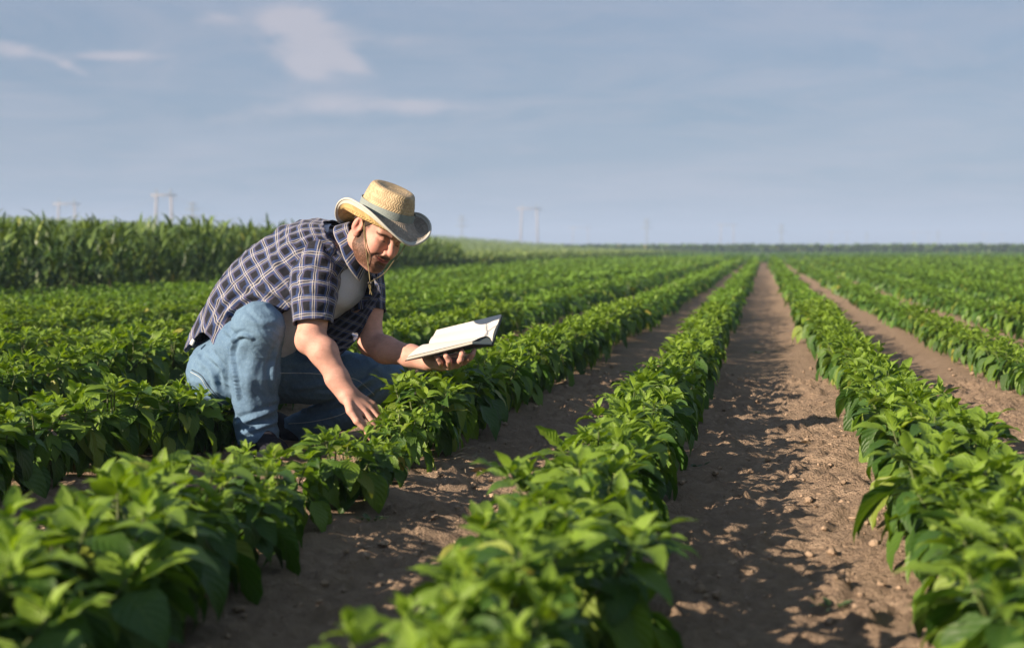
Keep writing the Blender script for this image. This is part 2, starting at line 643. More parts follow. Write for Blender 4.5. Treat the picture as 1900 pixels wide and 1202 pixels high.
LEAF_N = 10
LEAVES = []      # high, mid, low geometry of every leaf shape
for i in range(LEAF_N):
    rg = np.random.default_rng(100 + i)
    prm = (rg.uniform(0.2, 1.0), rg.uniform(0.10, 0.42), rg.uniform(0.05, 0.22), rg.uniform(0.275, 0.345), i)
    tc_ = rg.uniform(-0.2, 0.7)
    LEAVES.append((leaf_grid(8, 5, *prm, tipcurl=tc_), leaf_grid(5, 3, *prm, tipcurl=tc_), leaf_grid(3, 3, *prm, tipcurl=tc_)))
LEAF_MESH = [mesh_np('leaf', L[0][0], L[0][1], M_leaf, True, L[0][2]) for L in LEAVES]
YOUNG_MESH = []
for L in LEAVES[:4]:
    me = mesh_np('leaf', L[0][0] * [0.8, 1, 1], L[0][1], M_leaf, True, L[0][2], {'age': np.full(len(L[0][0]), 0.65)})
    YOUNG_MESH.append(me)


def rot_to(az, el, roll):
    """leaf +Y to the direction of azimuth az, elevation el; +Z stays upward, then rolled"""
    d = np.array([math.cos(az) * math.cos(el), math.sin(az) * math.cos(el), math.sin(el)])
    x = np.array([math.sin(az), -math.cos(az), 0.0])
    z = np.cross(x, d)
    c, s = math.cos(roll), math.sin(roll)
    x, z = c * x + s * z, -s * x + c * z
    return np.stack([x, d, z], 1)


def plant_template(seed):
    """stem tubes, big leaves and shoot leaves of one bush about 0.31 m tall"""
    rg = np.random.default_rng(seed)
    stem = Bag()
    big, shoots = [], []
    fork = rg.uniform(0.08, 0.12)
    stem.tube([[0, 0, -0.03], [rg.normal(0, .006), rg.normal(0, .006), fork * 0.5], [0, 0, fork]], [0.0075, 0.0065, 0.006], 6)
    tips = []
    nb = 6
    a0 = rg.uniform(0, 6.28)
    for k in range(nb):
        az = a0 + k * 6.283 / (nb - 1) + rg.normal(0, 0.25)
        rad = rg.uniform(0.09, 0.15) if k else 0.025
        h = rg.uniform(0.215, 0.285) - 0.30 * max(0, rad - 0.07)
        tip = np.array([math.cos(az) * rad, math.sin(az) * rad, h])
        p0 = np.array([0, 0, fork * rg.uniform(0.7, 1.0)])
        m = p0 * 0.45 + tip * 0.55 + [math.cos(az) * 0.02, math.sin(az) * 0.02, -0.012]
        stem.tube([p0, m, tip], [0.0048, 0.0038, 0.0024], 5)
        tips.append((tip, p0, m, az))
    for (tip, p0, m, az) in tips:
        # leaves along the branch
        for j in range(7):
            t = 0.25 + 0.75 * (j + rg.uniform(0, 0.8)) / 7
            b = (1 - t) ** 2 * p0 + 2 * t * (1 - t) * m + t * t * tip
            a = az + rg.normal(0, 0.5) + (j % 3 - 1) * 1.15 * (0.6 + 0.7 * t)
            el = math.radians(-68 + 66 * t + rg.normal(0, 15))
            size = rg.uniform(0.104, 0.160) * (1.12 - 0.36 * t)
            big.append((int(rg.integers(LEAF_N)), b, rot_to(a, el, rg.normal(0, 0.35)), size, 0.0 if t < 0.72 else 0.25))
        # upright young leaves at the tip
        for j in range(4):
            a = j * 2.4 + rg.uniform(0, 1)
            el = math.radians(rg.uniform(2, 48))
            big.append((int(rg.integers(LEAF_N)), tip - [0, 0, 0.012 * rg.uniform(0.5, 2)], rot_to(a, el, rg.normal(0, 0.3)), rg.uniform(0.074, 0.112), 0.65))
        for j in range(6):
            a = j * 2.4 + rg.uniform(0, 1.2)
            el = math.radians(rg.uniform(20, 78))
            shoots.append((int(rg.integers(LEAF_N)), tip + [0, 0, 0.004 * j * 0.6], rot_to(a, el, rg.normal(0, 0.4)), rg.uniform(0.030, 0.062), rg.uniform(0.6, 1.0)))
    # old leaves hanging round the outside
    for j in range(17):
        a = j * 2.4 + rg.normal(0, 0.3)
        rad = rg.uniform(0.075, 0.135)
        b = np.array([math.cos(a) * rad, math.sin(a) * rad, rg.uniform(0.105, 0.215)])
        big.append((int(rg.integers(LEAF_N)), b, rot_to(a + rg.normal(0, 0.35), math.radians(rg.uniform(-80, -38)), rg.normal(0, 0.4)), rg.uniform(0.112, 0.166), 0.0))
    return stem, big, shoots


def join_leaves(items, lod, rg, keep=1.0, grow=1.0):
    Vs, Fs, Us, T, A, n = [], [], [], [], [], 0
    for (k, p, R, s, age) in items:
        if keep < 1 and rg.random() > keep:
            continue
        V, F, U = LEAVES[k][lod]
        w = (0.8 if age > 0.5 else 1.0)
        V = (V * [w, 1, 1] * s * grow) @ R.T + p
        Vs.append(V), Fs.append(F + n), Us.append(U)
        n += len(V)
        T.append(np.full(len(V), rg.random()))
        A.append(np.full(len(V), age))
    return np.concatenate(Vs), np.concatenate(Fs), np.concatenate(Us), np.concatenate(T), np.concatenate(A)


N_T = 9
TEMPL = [plant_template(500 + i) for i in range(N_T)]
STEM_ME, SHOOT_ME, FOL_ME, LOW, LOWER, LOWEST = [], [], [], [], [], []
for i, (st, bg, sh) in enumerate(TEMPL):
    rg = np.random.default_rng(900 + i)
    STEM_ME.append(st.mesh('stem', M_stem))
    V, F, U, T, A = join_leaves(sh, 1, rg)
    SHOOT_ME.append(mesh_np('shoot_tips', V, F, M_leaf, True, U, {'tint': T, 'age': A}))
    V, F, U, T, A = join_leaves(bg, 1, rg)
    FOL_ME.append(mesh_np('foliage', V, F, M_leaf, True, U, {'tint': T, 'age': A}))
    LOW.append(join_leaves(bg + sh, 2, rg, 0.75, 1.08))
    LOWER.append(join_leaves(bg, 2, rg, 0.36, 1.5))
    LOWEST.append(join_leaves(bg, 2, rg, 0.13, 2.4))

# ------------------------------------------------------------------ where the plants stand
plants = []       # x, y, scale
prng = np.random.default_rng(42)
ROW_HS = {-1.18: 0.90, -0.39: 0.89, 0.47: 0.92, 1.33: 0.76, 2.20: 0.84, -2.22: 0.98, -3.10: 1.0}
for X in ROWS_X:
    y = (1.35 if abs(X + 0.39) < 0.05 else 0.7) + prng.uniform(0, 0.2)
    drift = prng.uniform(0, 100)
    while y < FIELD_END:
        step = 0.245 if y < 35 else 0.30
        hs = ROW_HS.get(round(float(X), 2), 0.97) * (0.86 + 0.28 * float(vnoise(np.array([y * 0.9 + drift]), np.array([3.3]), 5)[0]))
        hs *= prng.uniform(0.93, 1.07)
        if abs(X + 1.18) < 0.1:
            hs = prng.uniform(0.97, 1.03) * float(np.interp(y, [2.5, 2.95, 3.15, 3.35, 3.6, 3.85, 4.02, 4.42, 4.68, 6.5, 9], [0.98, 0.93, 0.50, 0.50, 0.88, 0.74, 0.45, 0.42, 0.98, 0.97, 0.95]))
        plants.append([X + prng.normal(0, 0.022), y, hs])
        y += step * prng.uniform(0.75, 1.3)
plants = np.array(plants)
px, py, pz = project(np.c_[plants[:, :2], np.full(len(plants), 0.2)])
inview = (pz > 0.6) & (px > -420 / np.maximum(pz, .7) - 60) & (px < 1960 + 420 / np.maximum(pz, .7)) & (py < 1202 + 620 / np.maximum(pz, .7))
beside = ~inview & (pz > 0.9) & (px > -3600 / np.maximum(pz, .7) - 250) & (px < 2150 + 3600 / np.maximum(pz, .7))
extra = plants[beside]          # just outside the frame, seen from a step aside
plants, pz, px = plants[inview], pz[inview], px[inview]


def clear_of(p, spots):
    for (sx, sy, r, hmax) in spots:
        d = math.hypot(p[0] - sx, p[1] - sy)
        if d < r:
            if hmax == 0:
                return 0
            p[2] = min(p[2], hmax)
    return 1


SPOTS = [(-1.95, 5.36, 0.30, 0), (-1.95, 5.10, 0.40, 0.74), (-1.42, 5.25, 0.14, 0), (-1.72, 5.30, 0.25, 0)]
ok = np.array([clear_of(p, SPOTS) for p in plants], dtype=bool)
plants, pz, px = plants[ok], pz[ok], px[ok]
by_heel = np.array([[-2.06, 4.80, 0.86], [-1.99, 4.98, 0.66], [-2.10, 5.06, 0.80]])
plants = np.concatenate([plants, by_heel])
px, _, pz = project(np.c_[plants[:, :2], np.full(len(plants), 0.2)])
order = np.argsort(pz)
plants, pz, px = plants[order], pz[order], px[order]
N_IND = 296
N_LEAFY = 96

ORD = ['first', 'second', 'third', 'fourth', 'fifth', 'sixth', 'seventh', 'eighth', 'ninth', 'tenth', 'eleventh', 'twelfth',
       'thirteenth', 'fourteenth', 'fifteenth', 'sixteenth', 'seventeenth', 'eighteenth', 'nineteenth', 'twentieth']
ROWNAME = {-0.39: 'the row just left of the middle path', 0.47: 'the row just right of the middle path',
           1.33: 'the second row right of the middle path', 2.20: 'the third row right of the middle path',
           -1.18: 'the row under the man\'s hands', -2.22: 'the row behind the man\'s heels',
           -3.10: 'the first row behind the man\'s back'}
row_count = {}


def plant_label(p):
    X = ROWS_X[np.argmin(np.abs(ROWS_X - p[0]))]
    key = round(float(X), 2)
    rn = ROWNAME.get(key)
    n = row_count.get(key, 0)
    row_count[key] = n + 1
    if rn is not None and n < 20:
        return 'pepper bush, %s from the near end of %s' % (ORD[n], rn)
    if rn is not None:
        return 'pepper bush farther along ' + rn
    if key < -3.1:
        m = int(round((-3.10 - key) / 0.88)) + 1
        return 'pepper bush in the %s row behind the man\'s back' % ORD[min(m, 19) - 1]
    m = int(round((key - 2.20) / 0.88)) + 3
    return 'pepper bush in the %s row right of the middle path' % ORD[min(m, 19) - 1]


def row_group(p):
    X = ROWS_X[np.argmin(np.abs(ROWS_X - p[0]))]
    key = round(float(X), 2)
    return 'pepper bushes in ' + ROWNAME.get(key, 'the outer rows')


def make_bush(i):
    x, y, s = plants[i]
    t = int(prng.integers(N_T))
    st, bg, sh = TEMPL[t]
    root = empty('pepper_plant', (x, y, float(ground_z(np.array([x]), np.array([y]), False)[0])), plant_label(plants[i]), 'pepper plant', row_group(plants[i]))
    root.rotation_euler = (0, 0, prng.uniform(0, 6.28))
    wd = s * float(np.interp(y, [2.2, 3.8, 7.0], [1.14, 0.96, 0.80]))
    if abs(x + 0.39) < 0.12 and y < 2.4:
        wd *= 0.84
    root.scale = (wd, wd, s)
    obj('stem', STEM_ME[t], root)
    tag(obj('shoot_tips', SHOOT_ME[t], root), kind='stuff')
    if i < N_LEAFY:
        for (k, p, R, sz, age) in bg:
            me = YOUNG_MESH[k % 4] if age > 0.5 else LEAF_MESH[k]
            o = bpy.data.objects.new('leaf', me)
            M = np.eye(4)
            M[:3, :3] = R * sz
            M[:3, 3] = p
            o.matrix_basis = Matrix(M.tolist())
            COL.objects.link(o)
            o.parent = root
    else:
        tag(obj('foliage', FOL_ME[t], root), kind='stuff')


for i in range(min(N_IND, len(plants))):
    make_bush(i)


# ------------------------------------------------------------------ the plants too far to pick apart
def join_plants(name, sel, lods, mat, seed):
    rg = np.random.default_rng(seed)
    Vs, Fs, Us, T, A, n = [], [], [], [], [], 0
    for (x, y, s) in sel:
        V, F, U, t, a = lods[int(rg.integers(len(lods)))]
        r = rg.uniform(0, 6.28)
        c, sn = math.cos(r) * s * 0.76, math.sin(r) * s * 0.76
        Vr = np.empty_like(V)
        Vr[:, 0] = V[:, 0] * c - V[:, 1] * sn + x
        Vr[:, 1] = V[:, 0] * sn + V[:, 1] * c + y
        Vr[:, 2] = V[:, 2] * s
        Vs.append(Vr), Fs.append(F + n), Us.append(U), T.append(t + rg.random()), A.append(a)
        n += len(V)
    me = mesh_np(name, np.concatenate(Vs), np.concatenate(Fs), mat, True, np.concatenate(Us), {'tint': np.concatenate(T) % 1.0, 'age': np.concatenate(A)})
    o = obj(name, me)
    tag(o, kind='stuff')
    return o


ok = np.array([clear_of(p, SPOTS) for p in extra], dtype=bool)
extra = extra[ok]
rest = np.concatenate([plants[N_IND:], extra])
rz = np.concatenate([pz[N_IND:], project(np.c_[extra[:, :2], np.full(len(extra), 0.2)])[2]])
for nm, lo, hi, lods, sd in (('pepper_rows', 0, 22, LOW, 1), ('distant_pepper_rows', 22, 42, LOWER, 2), ('farthest_pepper_rows', 42, 999, LOWEST, 3)):
    sel = rest[(rz >= lo) & (rz < hi)]
    if len(sel):
        o = join_plants(nm, sel, lods, M_leaf_far, sd)
        print(nm, len(sel), len(o.data.polygons))


# ------------------------------------------------------------------ blades: corn and the far crops
def blade_field(name, pts, hts, nblade, mat, seed, lean=0.5, wid=0.05, segs=4, top_age=0.8):
    """maize-like plants at pts (n,3): arching strap leaves up a stalk"""
    rg = np.random.default_rng(seed)
    n = len(pts)
    m = n * nblade
    base = np.repeat(np.asarray(pts, float), nblade, 0)
    H = np.repeat(np.asarray(hts, float), nblade)
    tier = (np.tile(np.arange(nblade), n) + rg.uniform(0, 0.9, m)) / nblade
    az = rg.uniform(0, 6.28, m)
    L = H * rg.uniform(0.24, 0.42, m)
    el = np.radians(rg.uniform(48, 82, m))
    t = np.linspace(0, 1, segs)
    d = np.stack([np.cos(az), np.sin(az)], 1)
    side = np.stack([-np.sin(az), np.cos(az)], 1)
    hx = (t[None] * np.cos(el)[:, None] * L[:, None] * (1 + lean * t[None]))
    hz = H[:, None] * (0.05 + 0.72 * tier[:, None]) + t[None] * np.sin(el)[:, None] * L[:, None] - (t[None] ** 2) * (L * lean * rg.uniform(0.5, 1.3, m))[:, None]
    w = (wid * rg.uniform(0.7, 1.2, m))[:, None] * np.sin(np.pi * (0.16 + 0.84 * t) ** 0.9)[None] * (H / 1.6)[:, None]
    V = np.zeros((m, segs, 2, 3))
    for k, sg in ((0, -1), (1, 1)):
        V[:, :, k, 0] = base[:, None, 0] + d[:, None, 0] * hx + side[:, None, 0] * w * sg
        V[:, :, k, 1] = base[:, None, 1] + d[:, None, 1] * hx + side[:, None, 1] * w * sg
        V[:, :, k, 2] = base[:, None, 2] + hz + (0.25 * w if k else 0)
    idx = np.arange(m * segs * 2).reshape(m, segs, 2)
    F = np.stack([idx[:, :-1, 0], idx[:, :-1, 1], idx[:, 1:, 1], idx[:, 1:, 0]], -1).reshape(-1, 4)
    tint = np.repeat(rg.random(m), segs * 2)
    age = np.repeat(np.clip((tier - 0.55) * 2.0, 0, 1) * top_age * rg.uniform(0.3, 1.0, m), segs * 2)
    uv = np.full((m * segs * 2, 2), 0.5)
    me = mesh_np(name, V.reshape(-1, 3), F, mat, True, uv, {'tint': tint, 'age': age})
    return tag(obj(name, me), kind='stuff')


crng = np.random.default_rng(77)
# tall maize to the left: its long side faces the peppers
CX = -9.3
pts, hts = [], []
for r in range(16):
    x = CX - 0.72 * r
    ys = np.arange(6 + r * 0.5, 44 + r * 3.0, 0.16 if r < 6 else 0.3)
    for y in ys:
        yy = y + crng.normal(0, 0.04)
        far = np.clip((yy - 34) / 14, 0, 1)
        pts.append((x + crng.normal(0, 0.06), yy, -0.02))
        hts.append(crng.uniform(1.23, 1.44) * (1.0 - 0.30 * far) * (1.0 + 0.12 * (float(vnoise(np.array([yy * .35]), np.array([x * .5]), 8)[0]) - 0.5)))
blade_field('corn_field', np.array(pts), np.array(hts), 20, M_corn, 5, wid=0.030)
# grass verge at its foot
pts = np.c_[crng.uniform(-9.4, -8.7, 5200), crng.uniform(6, 60, 5200), np.full(5200, -0.02)]
blade_field('verge_grass', pts, crng.uniform(0.10, 0.24, 5200), 4, M_leaf_far, 6, wid=0.10, segs=3, top_age=0.2)


# low crop on the rise behind the maize
def rise_z(x, y):
    u = np.clip((-x - 10.5) / 60.0, 0, 1)
    u = u * u * (3 - 2 * u)
    v = np.clip((y - 45) / 40.0, 0, 1) * np.clip((420 - y) / 180.0, 0, 1)
    return -0.03 + 3.1 * u * v


M_rise = field_material('rise_ground', (0.14, 0.20, 0.06), (0.20, 0.27, 0.09), (0.17, 0.235, 0.075), (0.6, 0.3, 1))
rise = obj('hill', sheet('hill', np.concatenate([np.arange(-9.4, -40, -2.0), np.arange(-40, -320, -14.0)])[::-1], np.arange(42, 440, 8.0), M_rise, 0.0, fz=rise_z))
tag(rise, kind='structure')
n1 = 7000
x1 = -9.5 - crng.uniform(0, 1, n1) ** 1.6 * 10
y1 = 42 + 190 * crng.uniform(0, 1, n1) ** 1.5
n2 = 15000
x2 = -11 - crng.uniform(0, 1, n2) ** 1.1 * 130
y2 = 46 + crng.uniform(0, 1, n2) ** 1.3 * 240
X_, Y_ = np.r_[x1, x2], np.r_[y1, y2]
blade_field('low_crop_field', np.c_[X_, Y_, rise_z(X_, Y_)], crng.uniform(0.48, 0.66, len(X_)) * (1 + 0.002 * np.abs(X_)), 6, M_low, 8, wid=0.16, segs=3)

n4 = 5200
ey = 36 + 190 * crng.uniform(0, 1, n4) ** 1.7
blade_field('crop_edge', np.c_[-9.35 - crng.uniform(0, 1.1, n4), ey, np.full(n4, -0.02)], crng.uniform(0.52, 0.66, n4), 12, M_corn, 12, wid=0.05, top_age=0.5)  # shaded face of the low crop, its shade put in as darker leaf colour

# beyond the cross track: more green rows, then the maize along the horizon
obj_ff = obj('far_field', sheet('far_field', np.arange(-9.4, 260, 9.0), np.arange(80, 300, 10.0),
             field_material('far_rows', (0.055, 0.105, 0.025), (0.085, 0.15, 0.035), (0.11, 0.13, 0.05), (1.1, 0.03, 1)), 0.02, fz=lambda X, Y: X * 0))
tag(obj_ff, kind='structure')
n3 = 26000
yy = 82 + crng.uniform(0, 1, n3) ** 1.5 * 160
xx = -13 + crng.uniform(0, 1, n3) * (yy * 0.62 + 12)
xx = np.round(xx / 0.93) * 0.93 + crng.normal(0, 0.1, n3)
blade_field('far_green_rows', np.c_[xx, yy, np.zeros(n3)], crng.uniform(0.22, 0.36, n3), 4, M_leaf_far, 9, wid=0.5, segs=3, top_age=0.5)
pts = []
for r in range(7):
    xs = np.arange(-160, 210, 0.45)
    pts.append(np.c_[xs + crng.normal(0, .2, len(xs)), 246 + r * 1.6 + crng.normal(0, .2, len(xs)), np.zeros(len(xs))])
pts = np.concatenate(pts)
blade_field('horizon_corn', pts, crng.uniform(1.5, 1.85, len(pts)), 9, M_corn, 10, wid=0.32, segs=3, top_age=0.5)


# ------------------------------------------------------------------ clods and litter on the soil
M_clod = simple_mat('soil_clod', (0.33, 0.243, 0.17), 0.95, 0.1, 0.35, 30, 0.01, 120)
ico_v, ico_f = None, None


def icosphere():
    import bmesh
    bm = bmesh.new()
    bmesh.ops.create_icosphere(bm, subdivisions=2, radius=1.0)
    v = np.array([p.co[:] for p in bm.verts])
    f = np.array([[q.index for q in p.verts] for p in bm.faces])
    bm.free()
    return v, f


ico_v, ico_f = icosphere()
CLODS = []
for k in range(8):
    rg = np.random.default_rng(30 + k)
    v = ico_v * (0.35 + 1.3 * vnoise3(ico_v * 2.3 + rg.uniform(0, 50, 3), k)[:, None]) * rg.uniform(0.6, 1.2, 3)
    CLODS.append(v)
b = Bag()
cr = np.random.default_rng(31)
n = 0
while n < 5200:
    y = 1.5 + cr.uniform(0, 1) ** 1.2 * 7.5
    x = cr.uniform(-0.62 * y - 0.1, 0.22 * y + 0.6)
    d = float(row_dist(np.array([x]))[0])
    if cr.random() > 0.25 + 0.9 * math.exp(-((d - 0.24) / 0.13) ** 2):
        continue
    s = 0.003 + 0.011 * cr.random() ** 4.2
    z = float(ground_z(np.array([x]), np.array([y]))[0])
    a = cr.uniform(0, 6.28)
    v = CLODS[int(cr.integers(8))] * s * [1, 1, 0.75]
    R = np.array([[math.cos(a), -math.sin(a), 0], [math.sin(a), math.cos(a), 0], [0, 0, 1]])
    b.add(v @ R.T + [x, y, z + s * 0.15], ico_f)
    n += 1
tag(obj('soil_clods', b.mesh('soil_clods', M_clod, False)), kind='stuff')

# ------------------------------------------------------------------ pylons
M_conc = simple_mat('pylon_concrete', (0.30, 0.27, 0.255), 0.8, 0.2, 0.12, 0.3)
M_steel = simple_mat('pylon_steel', (0.24, 0.26, 0.25), 0.6, 0.3)
M_wire = simple_mat('wire', (0.25, 0.25, 0.27), 0.6)
HORIZON = 462.0
BESIDE = {125: 'leftmost portal pylon, standing behind the maize field', 305: 'tall two-legged pylon right of the leftmost one, behind the maize field',
          982: 'tall two-legged pylon rising just right of the man\'s hat brim', 1077: 'low portal pylon between the hat and the middle path',
          1349: 'squat portal pylon above the far end of the middle path', 1557: 'faint broad portal pylon above the right-hand rows',
          1709: 'faint portal pylon, second from the right edge of the horizon', 1842: 'rightmost faint wide portal pylon on the horizon'}


def portal(pxx, top, wpx, z, lean=0.06):
    c = W(pxx, HORIZON, z)
    base = np.array([c[0], c[1], -0.3])
    h = (HORIZON - top) * z / FPX + CAM_H
    hw = wpx * z / FPX / 2
    root = empty('pylon', base, BESIDE[pxx], 'pylon', 'portal pylons on the horizon')
    right = np.array([CR[0, 0], CR[1, 0], 0.0])
    right /= np.linalg.norm(right)
    up = np.array([0, 0, 1.0])
    r0 = max(0.5, h * 0.026)
    for s in (-1, 1):
        b = Bag()
        b.tube([right * s * hw * (0.80 + lean), right * s * hw * 0.74 + up * h * 0.88], [r0, r0 * 0.78], 8)
        obj('leg', b.mesh('leg', M_conc), root)
    b = Bag()
    bh = h * 0.014
    b.box(up * (h * 0.90), right * hw * 1.25, np.cross(up, right) * r0 * 0.7, up * bh)
    for s in (-1.0, -0.5, 0.0, 0.5, 1.0):
        b.tube([right * hw * 1.15 * s + up * h * 0.90, right * hw * 1.15 * s + up * (h * 0.90 - h * 0.09)], r0 * 0.16, 5)
    obj('crossbeam', b.mesh('crossbeam', M_conc, False), root)
    for s in (-1, 1):
        b = Bag()
        b.tube([right * s * hw * 0.66 + up * h * 0.90, right * s * hw * 0.74 + up * h * 1.0], [r0 * 0.7, r0 * 0.35], 6)
        obj('horn', b.mesh('horn', M_steel), root)
    return base, right, h, hw


def mast(pxx, top, z, label):
    c = W(pxx, HORIZON, z)
    base = np.array([c[0], c[1], -0.3])
    h = (HORIZON - top) * z / FPX + CAM_H
    root = empty('lattice_pylon', base, label, 'pylon', 'single lattice pylons on the horizon')
    right = np.array([CR[0, 0], CR[1, 0], 0.0])
    fw = np.cross(np.array([0, 0, 1.0]), right)
    up = np.array([0, 0, 1.0])
    b = Bag()
    q = lambda i, t: (right * (1 if i in (1, 2) else -1) + fw * (1 if i > 1 else -1)) * (0.055 - 0.045 * t) * h + up * h * t
    r = h * 0.006
    for i in range(4):
        b.tube([q(i, 0), q(i, 1)], r, 4)
        for k in range(8):
            b.tube([q(i, k / 8), q((i + 1) % 4, (k + 1) / 8)], r * 0.7, 4)
    obj('tower', b.mesh('tower', M_steel, False), root)
    for t, w in ((0.70, 0.19), (0.84, 0.15), (0.95, 0.10)):
        a = Bag()
        a.tube([up * h * t - right * w * h, up * h * (t + 0.03)], [r * 0.8, r * 1.3], 4)
        a.tube([up * h * t + right * w * h, up * h * (t + 0.03)], [r * 0.8, r * 1.3], 4)
        a.tube([up * h * t - right * w * h, up * h * t + right * w * h], r, 4)
        obj('cross_arm', a.mesh('cross_arm', M_steel, False), root)


PORTALS = [(125, 368, 40, 720), (305, 350, 37, 600), (982, 378, 38, 880), (1077, 418, 36, 1500), (1349, 412, 30, 1300),
           (1557, 427, 38, 1750), (1709, 428, 34, 1850), (1842, 431, 44, 1950)]
for a in PORTALS:
    portal(*a)
MASTS = [(358, 374, 650, 'slim lattice pylon right of the tall two-legged pylon, above the maize'),
         (857, 399, 800, 'slim lattice pylon right of the hat brim, left of the tall portal'),
         (1200, 405, 850, 'slim lattice pylon above the dark crop edge left of the path end'),
         (1450, 415, 900, 'slim lattice pylon above the first row right of the middle path'),
         (1608, 430, 1300, 'faint small lattice pylon right of the broad faint portal'),
         (1740, 427, 1300, 'faint small lattice pylon beside the second portal from the right')]
for a in MASTS:
    mast(*a)


def wire(a, b_, sag, label):
    t = np.linspace(0, 1, 14)[:, None]
    P = np.asarray(a) * (1 - t) + np.asarray(b_) * t
    P[:, 2] -= sag * 4 * (t * (1 - t))[:, 0]
    b = Bag()
    b.tube(P, 0.045, 4)
    o = obj('power_line', b.mesh('power_line', M_wire, False))
    tag(o, label, 'power line', 'power lines between the pylons')


wire(W(125, 372, 720), W(305, 356, 600), 7, 'thin power line from the leftmost portal pylon to the tall pylon')
wire(W(305, 356, 600), W(640, 395, 700), 9, 'thin power line from the tall pylon towards the man\'s hat')
wire(W(982, 383, 880), W(1349, 415, 1300), 12, 'thin power line from the hat-side pylon to the squat portal')
wire(W(1349, 415, 1300), W(1709, 430, 1850), 12, 'thin power line right of the squat portal')


# ------------------------------------------------------------------ small weeds and dead leaves on the bare soil
M_dry = simple_mat('dry_leaf', (0.30, 0.25, 0.18), 0.85, 0.15, 0.3, 60)
M_weed = leaf_material('weed_leaf', (0.06, 0.10, 0.04), (0.10, 0.15, 0.06), 0.25, True)


def ground_at(px_, py_):
    d = to_world(cpt(px_, py_, 1.0)) - CT
    t = -CAM_H / d[2]
    p = CT + d * t
    p[2] = float(ground_z(np.array([p[0]]), np.array([p[1]]))[0])
    return p


wr_ = np.random.default_rng(61)
for (wx, wy, sz, lab) in ((1545, 1125, 0.05, 'small green weed on the bare path near the bottom edge'), (1405, 655, 0.06, 'small weed in the middle of the bare path, level with the book'),
                          (1290, 872, 0.05, 'small weed at the right foot of the row left of the middle path'), (690, 985, 0.05, 'tiny seedling on bare soil below the squatting man\'s hand')):
    p = ground_at(wx, wy)
    root = empty('weed', p, lab, 'weed')
    items = []
    for j in range(14):
        a = j * 2.4 + wr_.uniform(0, .6)
        items.append((int(wr_.integers(LEAF_N)), np.array([math.cos(a), math.sin(a), 0.3]) * sz * wr_.uniform(0.05, 0.7), rot_to(a, math.radians(wr_.uniform(5, 60)), 0), sz * wr_.uniform(0.3, 0.6), 0.0))
    V, F, U, T, A = join_leaves(items, 1, wr_)
    tag(obj('foliage', mesh_np('foliage', V, F, M_weed, True, U, {'tint': T, 'age': A}), root), kind='stuff')
for (wx, wy, sz, a, lab) in ((867, 886, 0.07, 0.3, 'pale dry leaf on shaded soil right of the reaching hand'), (880, 866, 0.09, 2.0, 'curled dry stalk leaf lying behind the pale dry leaf'),
                             (903, 903, 0.03, 1.1, 'little greenish fallen leaf in front of the pale dry leaf'), (1480, 832, 0.05, 0.2, 'pale dead leaf on the middle path beside the right-hand row'),
                             (1310, 590, 0.05, 2.6, 'grey dead leaf on the path left of the middle rows')):
    p = ground_at(wx, wy)
    V, F, U = LEAVES[int(wr_.integers(LEAF_N))][0]
    V = V * [1, 1, 0.6]
    V = (V * sz) @ rot_to(a, 0.05, 0.5).T
    o = obj('fallen_leaf', mesh_np('fallen_leaf', V, F, M_dry, True, U), None, p + [0, 0, 0.018])
    tag(o, lab, 'fallen leaf')
b = Bag()
for j in range(9):
    p = ground_at(872 + wr_.normal(0, 16), 874 + wr_.normal(0, 8)) + [0, 0, 0.012]
    a = wr_.uniform(0, 6.28)
    t = np.linspace(-1, 1, 5)
    L_ = wr_.uniform(0.02, 0.07)
    b.tube(np.stack([p[0] + t * L_ * math.cos(a), p[1] + t * L_ * math.sin(a) + 0.01 * t * t, p[2] + 0.012 * (1 - t * t) + wr_.uniform(0, 0.008) + 0 * t], 1), 0.0013, 4)
tag(obj('straw_litter', b.mesh('straw_litter', M_dry)), kind='stuff')

# ------------------------------------------------------------------ the man: tools
def crease(V, Q, lines):
    """press folds into a camera-frame surface along lines drawn on its visible side: (pixels, depth of fold, width)"""
    from mathutils.bvhtree import BVHTree as BT
    tree = BT.FromPolygons([tuple(v) for v in V], [tuple(q) for q in Q])
    N = vnormals(V, Q)
    D_ = np.zeros(len(V))
    sgn = np.where((N * V).sum(1) < 0, 1.0, -1.0)
    flip = 1.0 if np.mean(sgn) > 0 else -1.0
    for pix, amp, rad in lines:
        pts = []
        for p in catmull(np.array(pix, float), np.linspace(0, len(pix) - 1, 36)):
            d = cpt(p[0], p[1], 1.0)
            d = d / np.linalg.norm(d)
            hit = tree.ray_cast(Vector(d * 4.3), Vector(d), 3.0)[0]
            if hit is not None:
                pts.append(np.array(hit))
        if len(pts) < 3:
            continue
        pts = np.array(pts)
        lo, hi = pts.min(0) - 4 * rad, pts.max(0) + 4 * rad
        m = np.where(((V > lo) & (V < hi)).all(1))[0]
        if not len(m):
            continue
        d2 = ((V[m][:, None] - pts[None]) ** 2).sum(-1)
        k = d2.argmin(1)
        d = np.sqrt(d2[np.arange(len(m)), k])
        u = k / max(1, len(pts) - 1)
        fade = np.sin(np.pi * np.clip(0.12 + 0.76 * u, 0, 1))
        D_[m] += amp * fade * (-np.exp(-(d / rad) ** 2) + 0.75 * np.exp(-((d - 1.9 * rad) / rad) ** 2))
    return V + N * (flip * D_)[:, None]


